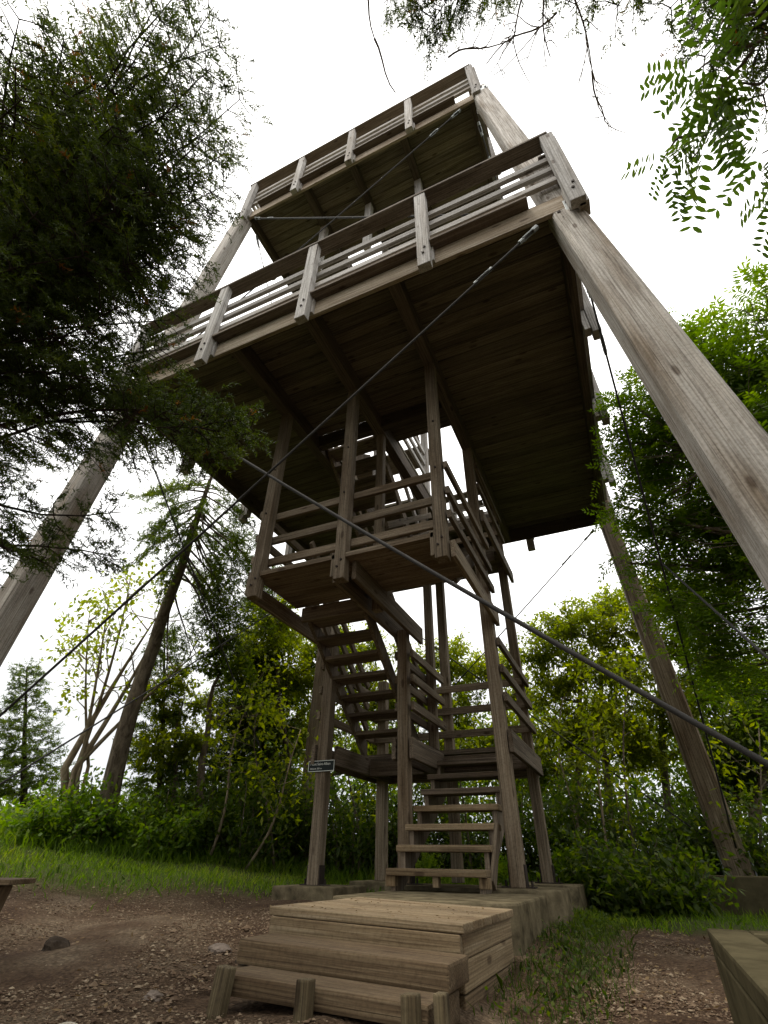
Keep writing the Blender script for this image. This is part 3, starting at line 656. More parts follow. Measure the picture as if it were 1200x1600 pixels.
def broadleaf(name, label, trunk, clumps, mat, barkm, lsize, dens, r0=.1, group=None, pin=False, cat='tree', twigs=26, droop=.25, flat=.75):
    """trunk: points from the root up; clumps: (centre, radius) of foliage, each on its own limb."""
    trunk = [np.asarray(p, float) for p in trunk]
    t = thing(name, label, cat, tuple(trunk[0]), group)
    mb = MB(); pts = []
    for a, b in zip(trunk[:-1], trunk[1:]):
        seg = bend(a, b, 6, .035); pts += list(seg[:-1])
    pts.append(trunk[-1]); pts = np.array(pts); rad = r0*(1-.72*np.linspace(0, 1, len(pts)))
    mb.tube(pts, rad, 9); LV = []; TN = []
    for (c, r) in clumps:
        c = np.asarray(c, float)
        dd = np.linalg.norm(pts-c, axis=1)+1.4*np.clip(pts[:, 2]-c[2]+.25*dd_(pts, c), 0, 9); i = int(np.argmin(dd))
        limb = bend(pts[i], c, 6, .09); mb.tube(limb, np.linspace(min(rad[i]*.7, r0*.45), r0*.14, 6), 5)
        n = int(twigs*max(.5, r/.6)); v = rvec(n)*(rng.uniform(.35, 1, size=(n, 1))**.6)*r*np.array([1, 1, flat])
        for e in v:
            st = limb[rng.integers(3, 6)]; tw = bend(st, c+e, 4, .1); mb.tube(tw, np.linspace(r0*.07, .003, 4), 3, False)
        k = int(dens*r**2.2); ti = rng.integers(0, n, k); tt = rng.uniform(.3, 1.05, size=(k, 1))
        pos = c*(1-tt)*.9+limb[4]*(1-tt)*.1+(c+v[ti])*tt+rng.normal(size=(k, 3))*r*.075
        dirs = unit(v[ti])*.55+rvec(k)*.8+np.array([0, 0, -.1])
        tone0 = rng.uniform(-.12, .14)
        if pin:
            lv = compound(pos, dirs, lsize*rng.uniform(.75, 1.2, k)); LV.append(lv)
            TN.append(np.clip(np.tile(rng.uniform(.2, .8, k)+tone0, len(lv)//k)+rng.normal(size=len(lv))*.06, 0, 1))
        else:
            LV.append(leaves(pos, dirs, lsize*rng.uniform(.65, 1.3, k), lsize*rng.uniform(.4, .62, k), droop)); TN.append(np.clip(rng.uniform(.1, .9, k)+tone0, 0, 1))
    mb.build('trunk', barkm, t, origin=tuple(trunk[0]), smooth=True)
    quads('crown', np.concatenate(LV), np.concatenate(TN), mat, t, origin=tuple(trunk[0]))
    return t
def dd_(pts, c): return np.linalg.norm((pts-c)[:, :2], axis=1)
def needles(pos, dirs, ln, nl, per):
    """Needle tufts along short shoots: (n*per, 3, 3) triangles."""
    n = len(pos); d = unit(dirs); k = per
    t = (np.arange(k)+.5)/k; T = np.tile(t, n); PP = np.repeat(pos, k, 0)+np.repeat(d*np.asarray(ln*np.ones(n))[:, None], k, 0)*T[:, None]
    Dn = np.repeat(d, k, 0); side = unit(np.cross(Dn, rvec(n*k)))
    nd = unit(side*.9+Dn*.55); w_ = unit(np.cross(nd, rvec(n*k)))*nl*.125
    return np.stack([PP-w_, PP+w_, PP+nd*nl*rng.uniform(.7, 1.2, size=(n*k, 1))], 1)
def conifer(name, label, trunk, limbs, mat, barkm, r0, nl=.022, shoot=.08, per=12, spread=.35, step=.09, group=None, rlimb=.018, bare=.2, fill=1.0, flatv=.35, redfrac=.02):
    """limbs: (start, end) curves that carry flat sprays of side shoots."""
    trunk = [np.asarray(p, float) for p in trunk]; t = thing(name, label, 'tree', tuple(trunk[0]), group)
    mb = MB(); pts = np.concatenate([bend(a, b, 7, .015)[:-1] for a, b in zip(trunk[:-1], trunk[1:])]+[[trunk[-1]]])
    mb.tube(pts, r0*(1-.85*np.linspace(0, 1, len(pts))), 9); TR = []; TN = []
    for (a, b) in limbs:
        a, b = np.asarray(a, float), np.asarray(b, float); L = np.linalg.norm(b-a); cur = bend(a, b, 9, .04, .05)
        mb.tube(cur, np.linspace(rlimb*min(1, L/1.5)+.002, .003, 9), 5, False)
        ax = unit(b-a); sd = unit(np.cross(ax, [0, 0, 1.0])); upv = np.cross(sd, ax); toneL = rng.uniform(-.18, .2)
        m_ = max(4, int(L*(1-bare)/step))
        for i in range(m_):
            s = bare+(1-bare)*(i+rng.uniform())/m_; j = min(int(s*8), 7); p = cur[j]+(cur[j+1]-cur[j])*(s*8-j)
            for q in (-1, 1):
                if rng.uniform() > .92: continue
                ln = spread*L**.5*(1.12-s*.85)*rng.uniform(.5, 1.25)+.05
                dr = unit(sd*q*.95+ax*.62+upv*rng.normal()*flatv-np.array([0, 0, .12])); e = p+dr*ln
                tw = bend(p, e, 4, .05, -.03); mb.tube(tw, np.linspace(.0045, .002, 4), 3, False)
                ns = max(2, int(ln/shoot*1.9*fill)); ss = rng.uniform(.12, 1.0, ns); base = p+(e-p)*ss[:, None]+rng.normal(size=(ns, 3))*.012
                dv = unit(dr+.75*unit(np.cross(dr, upv))*rng.choice([-1, 1], ns)[:, None]*rng.uniform(.3, 1.2, size=(ns, 1))+upv*rng.normal(size=(ns, 1))*.3)
                TR.append(needles(base, dv, shoot*rng.uniform(.6, 1.25, ns), nl, per))
                tn = np.clip(rng.uniform(.1, .72, ns)+toneL, 0, .9); tn[rng.uniform(size=ns) < redfrac] = 1.0
                TN.append(np.repeat(tn, per))
    mb.build('trunk', barkm, t, origin=tuple(trunk[0]), smooth=True)
    quads('crown', np.concatenate(TR), np.concatenate(TN), mat, t, origin=tuple(trunk[0]), nv=3)
    return t

def G(px, dist, dz=0.0, py=1345):
    q_ = P(px, py, dist); return np.array([q_[0], q_[1], float(gz(q_[0], q_[1]))+dz])

# -- the big fir that overhangs the left side of the picture
def near_fir():
    T0 = np.array([-4.75, -2.0, -.45]); top = T0+np.array([.5, .3, 10.5])
    def tr(z): return T0+(top-T0)*(z+.45)/10.5
    E = [(335, 10, 5.2), (300, -40, 5.4), (250, 30, 4.9), (345, 70, 4.9), (330, 105, 4.7), (200, 80, 4.6), (375, 155, 4.7), (345, 195, 4.6), (290, 160, 4.4), (150, 130, 4.3), (350, 240, 4.5), (320, 215, 4.3), (260, 230, 4.2),
         (180, 210, 4.1), (350, 290, 4.4), (300, 300, 4.3), (235, 300, 4.1), (120, 260, 4.0), (285, 345, 4.2), (300, 385, 4.2), (250, 360, 4.1), (180, 330, 3.9), (275, 440, 4.1), (295, 420, 4.2), (215, 410, 3.9), (130, 400, 3.8),
         (262, 500, 4.0), (270, 470, 4.1), (200, 470, 3.8), (265, 545, 3.9), (225, 560, 3.9), (150, 520, 3.7), (190, 590, 3.8), 
         (385, 668, 3.9), (330, 650, 3.8), (250, 620, 3.8), (300, 690, 3.8), (95, 700, 3.6), (190, 800, 3.75), (180, 870, 3.7), (70, 880, 3.6), (20, 860, 3.4), (100, 60, 4.4), (40, 150, 4.0), (30, 30, 4.3), (60, 330, 3.8), (20, 420, 3.6)]
    limbs = []
    for (x, y, d) in E:
        e = P(x, y, d); zz = max(.6, e[2]+rng.uniform(-.3, .5)); limbs.append((tr(zz), e))
        if y < 640 and rng.uniform() < .4:
            e2 = P(x-rng.uniform(40, 130), y+rng.uniform(-50, 50), d+rng.uniform(-.3, .6)); limbs.append((tr(max(.6, e2[2]+.2)), e2))
    hub = P(150, 668, 3.5); limbs.append((tr(hub[2]), P(392, 668, 3.45)))
    for (x, y) in [(385, 690), (362, 715), (335, 735), (375, 655), (300, 720), (320, 650), (270, 640), (260, 705), (220, 640), (345, 675), (300, 680), (240, 600), (210, 715)]:
        limbs.append((hub+(P(392, 668, 3.45)-hub)*max(0, (x-190)/300), P(x, y, 3.45+rng.uniform(-.12, .12))))
    conifer('fir_tree', 'big dark fir whose boughs hang over the left side of the clearing', [T0, top], limbs, L_SPRUCE, B_DARK, .2, nl=.034, shoot=.11, per=15, spread=.34, step=.088, rlimb=.02, bare=.3, fill=1.8, flatv=.2, redfrac=.012)
near_fir()
# -- the overhanging fir boughs at the top of the picture
def top_fir():
    T0 = np.array([3.6, -2.6, -.6]); top = T0+np.array([-.3, .4, 9.0]); limbs = []
    for (x, y, d) in [(640, 25, 5.6), (690, 10, 5.4), (600, 5, 5.8), (665, 50, 5.5), (890, 20, 4.7), (850, -20, 4.9), (960, 15, 4.4), (1040, 20, 4.1), (1060, -30, 4.2), (1120, 50, 3.9), (1150, 30, 3.8), (1100, 90, 3.9), (1180, 90, 3.6), (1190, -20, 3.8), (760, -30, 5.0), (1190, 150, 3.6)]:
        e = P(x, y, d); limbs.append((T0+(top-T0)*min(.98, (e[2]+1.2)/9.6), e))
    conifer('fir_tree', 'fir reaching over the top of the picture with sparse dark boughs', [T0, top], limbs, L_SPRUCE, B_DARK, .17, nl=.032, shoot=.10, per=14, spread=.3, step=.06, rlimb=.012, bare=.4, fill=2.3)
    o = [x for x in bpy.data.objects if x.name.startswith('fir_tree') and x.parent is None][-1]
    def twig(cur, rad):
        mb = MB(); mb.tube(cur, rad, 4); mb.build('bare_twig', B_GREY, o, origin=tuple(cur[0]))
    for (a, b, da, db) in [((570, -30), (585, 60), 3.6, 3.6), ((585, 60), (618, 145), 3.6, 3.6)]: twig(bend(P(*a, da), P(*b, db), 6, .03), np.linspace(.006, .003, 6))
    for (a, b) in [((820, -20), (800, 70)), ((890, -20), (925, 110)), ((925, 110), (945, 190)), ((850, -10), (860, 90)), ((700, 90), (800, 62)), ((870, 20), (760, 100))]: 
        c = bend(P(*a, 4.2), P(*b, 4.2), 9, .05); twig(c, np.linspace(.006, .003, 9))
        for k in range(5):
            st = c[rng.integers(2, 8)]; d_ = unit(c[-1]-c[0]); e = st+(d_*.6+rvec(1)[0]*.7)*rng.uniform(.12, .35); c2 = bend(st, e, 6, .08); twig(c2, np.linspace(.0034, .0016, 6))
            e2 = c2[3]+(d_*.4+rvec(1)[0]*.8)*rng.uniform(.06, .18); twig(bend(c2[3], e2, 4, .08), np.linspace(.0022, .0013, 4))
top_fir()
# -- rowan on the right
R0 = np.array([5.4, 2.6, -.3])
broadleaf('rowan_tree', 'leafy rowan with feathery leaves behind the near right leg', [R0, R0+[-.4, .3, 2.2], R0+[-.9, .6, 5.2]],
          [(P(x, y, d), r) for (x, y, d, r) in [(1000, 640, 7.0, .55), (1045, 575, 7.2, .5), (1090, 545, 7.2, .5), (1150, 560, 7.0, .6), (1190, 500, 6.8, .55), (1000, 730, 6.9, .5), (1050, 690, 7.0, .6), (1130, 660, 7.0, .7), (1070, 790, 6.8, .55), (1010, 800, 6.7, .4),
                                                (1100, 850, 6.8, .6), (1170, 780, 6.8, .7), (1060, 930, 6.6, .55), (1130, 960, 6.6, .6), (1190, 900, 6.6, .6), (985, 880, 6.4, .25), (1180, 1040, 6.6, .55), (1090, 1030, 6.7, .45), (1230, 650, 6.6, .8), (1250, 820, 6.5, .8), (1020, 700, 7.3, .6), (1080, 620, 7.4, .6), (1160, 620, 7.2, .7), (1110, 740, 7.2, .7), (1150, 860, 7.1, .7), (1040, 850, 7.0, .5), (1110, 900, 7.0, .6), (1190, 700, 7.0, .7), (975, 690, 7.0, .35), (970, 790, 6.9, .3)]],
          L_ASHM, B_GREY, .26, 560, .11, pin=True, twigs=22)
def hanging_rowan():
    T0 = np.array([3.3, 1.0, -.4]); t = thing('rowan_tree', 'slender rowan whose leafy branch hangs into the upper right corner', 'tree', tuple(T0)); mb = MB()
    top = P(1290, 20, 3.9); mb.tube(np.concatenate([bend(T0, (T0+top)/2+[.3, 0, 0], 6, .02)[:-1], bend((T0+top)/2+[.3, 0, 0], top, 6, .02)]), np.linspace(.06, .02, 11), 7)
    LV = []
    for path in ([(1290, 20), (1180, 70), (1130, 130), (1105, 210), (1070, 270)], [(1105, 210), (1060, 215), (1035, 250)], [(1290, 20), (1190, 130), (1150, 130)], [(1290, 20), (1265, 180), (1215, 300)], [(1180, 70), (1120, 90), (1090, 110)], [(1260, 200), (1190, 240)], [(1290, 20), (1180, 20), (1130, 30)]):
        pp = [P(x, y, 3.3+.4*(x-1000)/300) for x, y in path]; cur = np.concatenate([bend(a, b, 5, .04)[:-1] for a, b in zip(pp[:-1], pp[1:])]+[[pp[-1]]])
        mb.tube(cur, np.linspace(.011, .003, len(cur)), 5, False)
        k = int(len(cur)*.95); idx = rng.integers(0 if path[0][0] < 1200 else 3, len(cur), k); tg = np.gradient(cur, axis=0)[idx]
        LV.append((cur[idx], unit(unit(tg)*.5+rvec(k)*.75+np.array([0, 0, -.45])), k))
    mb.build('trunk', B_GREY, t, origin=tuple(T0), smooth=True)
    pos = np.concatenate([a for a, b, c in LV]); dr = np.concatenate([b for a, b, c in LV])
    lv = compound(pos, dr, .33*rng.uniform(.65, 1.15, len(pos)), 8, .2, True); quads('crown', lv, np.clip(np.tile(rng.uniform(.2, .8, len(pos)), len(lv)//len(pos))+rng.normal(size=len(lv))*.07, 0, 1), L_ROWAN, t, origin=tuple(T0), nv=6)
hanging_rowan()

# -- broadleaf trees behind the tower
def back(label, px, dist, cl, mat, ls=.088, dens=4300, r0=.09, lean=(0, 0), name='ash_tree', bk=B_GREY):
    b0 = G(px, dist); cls = [(P(x, y, dist+rng.uniform(-.5, .5)), r) for (x, y, r) in cl]
    tx_, ty_ = min(cl, key=lambda c: c[1])[:2]; tp = P(tx_, ty_+40, dist); md = b0+(tp-b0)*.5+np.array([rng.normal()*.2, 0, 0])
    broadleaf(name, label, [b0, md, tp], cls, mat, bk, ls, dens, r0, group='broadleaf trees behind the tower')
back('pale green tree right of the stair with an airy crown against the sky', 890, 11.0, [(850, 1010, .8), (895, 975, .8), (860, 1080, .8), (925, 1040, .9), (880, 1150, .9), (840, 1200, .8), (930, 1130, .8)], L_ASH)
back('bright tree just left of the rear right leg', 965, 11.8, [(950, 950, .8), (975, 985, .7), (935, 990, .6), (985, 1050, .9), (960, 1120, .9), (1000, 1170, .9)], L_ASH)
back('tall leafy tree directly behind the rear right leg', 1050, 12.0, [(1030, 930, .8), (1080, 960, .8), (1050, 1010, .9), (1100, 1060, .9), (1060, 1110, .9), (1120, 1150, .9)], L_ASH)
back('leafy tree near the right edge behind the rear footing', 1160, 10.5, [(1150, 1080, .8), (1190, 1120, .8), (1150, 1170, .8), (1200, 1220, .9), (1130, 1230, .8), (1220, 1050, .9)], L_ASHD)
back('bright tree seen between the stair posts', 700, 12.0, [(640, 1040, .7), (700, 1030, .8), (740, 1050, .8), (650, 1110, .9), (720, 1110, .9), (680, 1180, .9), (750, 1180, .9)], L_ASH)
back('leafy tree behind the sign post with its crown under the hanging landing', 560, 11.5, [(450, 990, .8), (520, 1010, .9), (580, 1010, .7), (470, 1060, .9), (550, 1080, .9), (600, 1090, .8), (500, 1140, .9), (590, 1170, .8)], L_ASH)
back('dense dark tree between the leaning fir and the sign post', 430, 10.5, [(430, 960, .7), (410, 1020, .8), (450, 1060, .8), (400, 1100, .8), (450, 1140, .8)], L_ASH)
back('thin tree behind the rear right stair post', 800, 12.5, [(790, 1040, .7), (815, 1090, .7), (790, 1150, .8), (820, 1210, .8)], L_ASH)

# -- leaning fir, second fir, small spruces
def leaning():
    b0 = G(150, 9.2); a1 = P(240, 1010, 9.2); a2 = P(300, 830, 9.3); a3 = P(335, 735, 9.4); tk = [b0, a1, a2, a3]; limbs = []
    def tr(s):
        s *= 3; i = min(int(s), 2); return np.asarray(tk[i])+(np.asarray(tk[i+1])-np.asarray(tk[i]))*(s-i)
    for (s, x, y) in [(.98, 325, 725), (.95, 280, 755), (.95, 385, 760), (.9, 245, 780), (.9, 395, 790), (.86, 230, 805), (.86, 400, 830), (.8, 215, 850), (.8, 405, 870), (.76, 250, 890), (.76, 395, 905), (.72, 230, 835), (.7, 400, 945), (.68, 360, 960), (.66, 250, 930), (.62, 410, 985), (.6, 350, 1010), (.55, 380, 1030), (.9, 330, 800), (.8, 340, 880), (.7, 330, 930), (.5, 300, 1060), (.85, 300, 790)]:
        limbs.append((tr(s), P(x, y, 9.2+rng.uniform(-.7, .7))))
        limbs.append((tr(s-.02), P(x+rng.uniform(-40, 30), y+rng.uniform(-10, 40), 9.2+rng.uniform(-1, 1))))
    conifer('leaning_fir', 'tall fir with a bare leaning trunk at the left edge of the wood', tk, limbs, L_SPRUCEB, B_GREY, .15, nl=.065, shoot=.16, per=12, spread=.40, step=.095, rlimb=.02, bare=.3, fill=1.25, flatv=.18, redfrac=0)
leaning()
def spire(label, px, dist, ptop, n, wid, mat=L_SPRUCEB, name='spruce_tree', lo=.12):
    b0 = G(px, dist); tp = P(ptop[0], ptop[1], dist); limbs = []
    for i in range(n):
        s = lo+(1-lo)*(i/n)**.9; p = b0+(tp-b0)*s; th = i*2.4+rng.uniform(-.4, .4); L = wid*(1.05-s)*rng.uniform(.75, 1.2)+.08
        limbs.append((p, p+np.array([math.cos(th)*L, math.sin(th)*L, -.12*L+.1])))
    conifer(name, label, [b0, tp], limbs, mat, B_DARK, .07, nl=.06, shoot=.14, per=12, spread=.34, step=.075, rlimb=.014, bare=.08, fill=1.5, redfrac=0, group='spruces at the edge of the wood')
spire('small pale spruce standing alone at the left edge of the picture', 20, 12.0, (42, 1042), 46, .95)
spire('dark spruce behind the leaning fir', 345, 11.0, (400, 930), 80, 1.35, L_SPRUCE)
spire('young spruce with light tips beside the leaning trunk', 238, 10.4, (258, 985), 60, .85)
spire('taller spruce standing between the leaning fir and the stair', 392, 11.0, (425, 890), 80, 1.1)
def baretree():
    b0 = G(100, 9.6); t = thing('bare_stemmed_tree', 'clump of bare curved pale stems with a few leaves left of the leaning fir', 'tree', tuple(b0)); mb = MB(); LV = []
    for k, (a, b, c, r) in enumerate([((88, 1225), (165, 1085), (242, 968), .06), ((102, 1225), (195, 1090), (262, 955), .05), ((120, 1225), (150, 1080), (172, 925), .035), ((95, 1225), (225, 1085), (320, 1010), .04), ((140, 1220), (128, 1080), (140, 955), .028), ((110, 1225), (185, 1030), (205, 895), .035)]):
        p = [P(*a, 9.6), P(*b, 9.6+rng.uniform(-.2, .3)), P(*c, 9.7)]; t_ = np.linspace(0, 1, 14)[:, None]
        cur = (1-t_)**2*p[0]+2*t_*(1-t_)*p[1]+t_**2*p[2]; cur[0] = [*(b0[:2]+rng.normal(size=2)*.12), b0[2]-.05]; mb.tube(cur, np.linspace(r, r*.2, 14), 7)
        for j in range(9):
            s = cur[rng.integers(5, 14)]; e = s+np.array([rng.normal()*.45, rng.normal()*.3, rng.uniform(.1, .7)]); mb.tube(bend(s, e, 5, .12), np.linspace(.012, .003, 5), 4, False)
            if k in (2, 4) or j < 1:
                n = 60; LV.append(leaves(e+rng.normal(size=(n, 3))*.16, rvec(n), .1*rng.uniform(.7, 1.2, n), .05))
    mb.build('trunk', B_PALE, t, origin=tuple(b0), smooth=True); LV = np.concatenate(LV); quads('crown', LV, rng.uniform(.2, .9, len(LV)), L_ASH, t, origin=tuple(b0))
baretree()

# -- shrubs along the edge of the wood
def shrub(label, px, dist, wpx, ytop, mat, ls=.085, n=None, dens=1.0):
    b0 = G(px, dist, -.03); tp = P(px, ytop, dist); hgt = tp[2]-b0[2]; wd = wpx/FPX*dist*.62
    t = thing('shrub', label, 'shrub', tuple(b0), 'shrubs along the edge of the wood'); mb = MB(); ns = 26; V = []
    for i in range(ns):
        th = rng.uniform(0, 2*math.pi); rr = wd*rng.uniform(.1, 1)**.6; e = b0+np.array([math.cos(th)*rr, math.sin(th)*rr*.8, hgt*rng.uniform(.35, 1.0)*(1-.35*(rr/wd)**2)])
        st = bend(b0+np.array([math.cos(th), math.sin(th), 0])*rr*.25, e, 6, .06); mb.tube(st, np.linspace(.014, .003, 6), 4, False); V.append(st)
    mb.build('stems', B_GREY, t, origin=tuple(b0))
    k = int((n or 4300)*dens); V = np.array(V); i = rng.integers(0, ns, k); s = rng.uniform(.8, 5, k)**1.0; j = np.minimum(s.astype(int), 4); f = (s-j)[:, None]
    pos = V[i, j]*(1-f)+V[i, j+1]*f+rng.normal(size=(k, 3))*np.array([.17, .17, .13])*max(.6, wd/1.2)
    pos[:, 2] = np.maximum(pos[:, 2], b0[2]+.02)
    quads('crown', leaves(pos, rvec(k)+np.array([0, 0, .15]), ls*rng.uniform(.6, 1.3, k), ls*rng.uniform(.4, .65, k)), np.clip(rng.uniform(0, .9, k)+np.repeat(rng.uniform(-.1, .15, ns), 1)[i], 0, 1), mat, t, origin=tuple(b0))
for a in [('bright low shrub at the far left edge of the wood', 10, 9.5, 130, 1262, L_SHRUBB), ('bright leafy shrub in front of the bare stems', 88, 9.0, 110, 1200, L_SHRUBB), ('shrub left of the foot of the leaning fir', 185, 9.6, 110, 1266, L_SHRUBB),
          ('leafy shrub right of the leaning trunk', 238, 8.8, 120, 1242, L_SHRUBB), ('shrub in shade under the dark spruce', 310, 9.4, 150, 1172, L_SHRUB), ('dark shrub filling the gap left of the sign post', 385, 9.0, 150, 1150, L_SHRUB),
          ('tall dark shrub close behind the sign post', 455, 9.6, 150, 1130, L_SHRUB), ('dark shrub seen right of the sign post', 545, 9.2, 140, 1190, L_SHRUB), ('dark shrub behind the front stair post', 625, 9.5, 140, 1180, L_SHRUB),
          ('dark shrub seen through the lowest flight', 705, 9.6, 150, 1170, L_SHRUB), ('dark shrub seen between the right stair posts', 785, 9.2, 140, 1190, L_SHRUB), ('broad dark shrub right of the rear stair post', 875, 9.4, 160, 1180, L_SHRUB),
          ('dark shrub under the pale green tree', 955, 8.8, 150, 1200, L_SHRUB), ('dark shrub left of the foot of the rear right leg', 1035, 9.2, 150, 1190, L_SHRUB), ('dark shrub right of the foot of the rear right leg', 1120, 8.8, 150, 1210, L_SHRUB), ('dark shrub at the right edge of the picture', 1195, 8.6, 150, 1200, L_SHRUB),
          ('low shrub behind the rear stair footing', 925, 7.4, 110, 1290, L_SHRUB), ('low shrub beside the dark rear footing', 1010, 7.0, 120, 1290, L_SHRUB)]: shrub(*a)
# thin leaning saplings between the shrubs
def sapling(label, px, d, top, bark_):
    b0 = G(px, d); e = P(*top, d+rng.uniform(-.4, .6)); t = thing('sapling', label, 'sapling', tuple(b0), 'thin saplings at the edge of the wood'); mb = MB(); cur = bend(b0, e, 9, .04); mb.tube(cur, np.linspace(.022, .006, 9), 5); LV = []
    for j in range(9):
        a = cur[rng.integers(3, 9)]; q_ = a+rvec(1)[0]*np.array([.5, .5, .35])+[0, 0, .2]; mb.tube(bend(a, q_, 4, .1), np.linspace(.006, .002, 4), 3, False)
        n = 45; LV.append(leaves(q_+rng.normal(size=(n, 3))*.15, rvec(n), .1*rng.uniform(.6, 1.3, n), .052))
    mb.build('trunk', bark_, t, origin=tuple(b0), smooth=True); LV = np.concatenate(LV); quads('crown', LV, rng.uniform(.1, 1, len(LV)), L_ASH, t, origin=tuple(b0))
for a in [('thin pale sapling leaning right beside the dark spruce', 325, 8.6, (395, 1090), B_PALE), ('thin sapling leaning over the shrub left of the sign post', 385, 8.4, (470, 1140), B_PALE), ('crooked sapling just left of the sign post', 430, 8.6, (400, 1120), B_GREY),
          ('thin upright sapling between the sign post and the rear post', 560, 8.8, (545, 1120), B_GREY), ('sapling seen between the front stair posts', 735, 8.8, (700, 1110), B_GREY), ('pale sapling right of the rear stair post', 905, 8.6, (880, 1090), B_PALE), ('sapling forking left of the rear right leg', 990, 8.4, (985, 1060), B_GREY),
          ('sapling close to the right of the rear right leg', 1165, 8.6, (1185, 1130), B_GREY), ('slender sapling in front of the pale green tree', 945, 8.2, (925, 1130), B_PALE)]: sapling(*a)
# the rest of the clearing: trees behind the camera that shade it
for i, (x, y, h_) in enumerate([(4.5, -8.0, 7.5), (-3.6, -8.6, 9), (-8.2, -5.6, 8.5), (8.2, -4.2, 8.5), (9.0, .8, 8)]):
    b0 = np.array([x, y, float(gz(x, y))]); cl = [(b0+[rng.normal()*1.3, rng.normal()*1.3, h_*rng.uniform(.22, 1)], rng.uniform(1.4, 2.0)) for k in range(11)]
    broadleaf('ash_tree', ['broad tree behind the viewer to the right of the path', 'tree behind the viewer to the left of the path', 'spreading tree beyond the big fir on the left', 'spreading tree beyond the overhanging fir on the right', 'tree beyond the rowan on the right'][i], [b0, b0+[.1, 0, h_*.5], b0+[0, 0, h_*.95]], cl, L_ASHD, B_GREY, .26, 330, .16, group='trees round the clearing', twigs=12)
back('young light green tree filling the gap right of the leaning trunk', 262, 10.0, [(235, 1075, .38), (262, 1110, .45), (240, 1165, .5), (285, 1060, .4), (300, 1150, .5), (275, 1195, .5), (320, 1100, .45)], L_ASH, r0=.05)
back('twin stemmed tree with bare lower trunk between the leaning fir and the sign post', 325, 9.4, [(345, 1010, .4), (375, 1050, .45), (395, 1100, .4), (330, 1040, .35)], L_ASHD, r0=.09)
# a further mass of wood behind, no longer single trees
def farwood():
    LV = []; TN = []
    for k in range(120):
        px = rng.uniform(-150, 1400); d = rng.uniform(14, 22); c = P(px, rng.uniform(1130, 1335) if px > 380 else rng.uniform(1265, 1335), d); n = 330; r = 1.15
        LV.append(leaves(c+rvec(n)*r*rng.uniform(.3, 1, size=(n, 1)), rvec(n), .2*rng.uniform(.7, 1.2, n), .11)); TN.append(np.clip(rng.uniform(0, .8, n)+rng.uniform(-.1, .2), 0, 1))
    o = quads('distant_wood', np.concatenate(LV), np.concatenate(TN), L_SHRUB); tag(o, 'shadowy mass of leaves deep in the wood', 'wood', kind='stuff')
farwood()

# -- grass, weeds, stones
def blades(name, label, pts, h, wd, mat, cat='grass', lean=.45):
    n = len(pts); z = gz(pts[:, 0], pts[:, 1]); b = np.column_stack([pts, z-.01]); hh = h*rng.uniform(.45, 1.25, n)
    az = rng.uniform(0, 2*math.pi, n); s = np.column_stack([np.cos(az), np.sin(az), np.zeros(n)])*wd; dr = np.column_stack([rng.normal(size=(n, 2))*lean, np.ones(n)]); dr = unit(dr)
    tip = b+dr*hh[:, None]+np.column_stack([rng.normal(size=(n, 2))*.25, np.zeros(n)])*hh[:, None]; mid = b+dr*(hh*.55)[:, None]
    V = np.stack([b-s, b+s, mid+s*.8, tip, mid-s*.8], 1)
    o = quads(name, V, np.clip(rng.uniform(0, .85, n)+(.3*np.sin(pts[:, 0]*1.7)*np.sin(pts[:, 1]*1.3)), 0, 1), mat, nv=5); tag(o, label, cat, kind='stuff'); return o
def sample(n, x0, x1, y0, y1, f):
    p = np.column_stack([rng.uniform(x0, x1, n), rng.uniform(y0, y1, n)]); return p[rng.uniform(size=n) < f(p[:, 0], p[:, 1])]
pg = sample(150000, -14, 3.5, -.5, 10, lambda x, y: grassy(x, y)**1.4*np.clip(1.3-np.hypot(x, y+2.4)/14, .25, 1)*~((x > -2.4) & (x < -.6) & (y > 1.6) & (y < 3.3)))
far = np.hypot(pg[:, 0]+0, pg[:, 1]+2.4) > 8.2
blades('grass', 'short green grass covering the ground towards the wood', pg[~far], .085, .0045, L_GRASS)
blades('tall_grass', 'taller rank grass along the foot of the wood', pg[far], .2, .006, L_GRASS)
pw_ = sample(22000, -.75, .35, .0, 5.5, lambda x, y: np.clip(1.2-np.abs(x+.52)/.32, 0, 1)*smooth(-.1, 1.0, y))
blades('weeds', 'dark tufted weeds along the right side of the wooden steps', pw_, .068, .0022, L_SHRUB)
def weedleaves():
    p = sample(2600, -.72, .0, .25, 4.5, lambda x, y: np.clip(1.1-np.abs(x+.52)/.26, 0, 1)); n = len(p)
    pos = np.column_stack([p, gz(p[:, 0], p[:, 1])+rng.uniform(.005, .075, n)])
    o = quads('ground_cover', leaves(pos, rvec(n)+[0, 0, .3], .032*rng.uniform(.5, 1.2, n), .017), rng.uniform(0, .9, n), L_SHRUB); tag(o, 'small leafy weeds hugging the concrete beside the path', 'weeds', kind='stuff')
weedleaves()
def fern(label, px, py, d):
    b = P(px, py, d); n = 40; t = thing('plant', label, 'plant', tuple(b)); quads('leaves', compound(np.tile(b, (n, 1))+rng.normal(size=(n, 3))*.05, rvec(n)*.7+[0, 0, 1.0], .3*rng.uniform(.6, 1.1, n), 7, .26), np.tile(rng.uniform(.3, 1, n), 15), L_SHRUBB, t, origin=tuple(b))
fern('bright green leafy plant growing beside the foot of the right stair post', 790, 1385, 6.0); fern('bright green leafy plant growing behind the lowest treads', 668, 1380, 6.6)
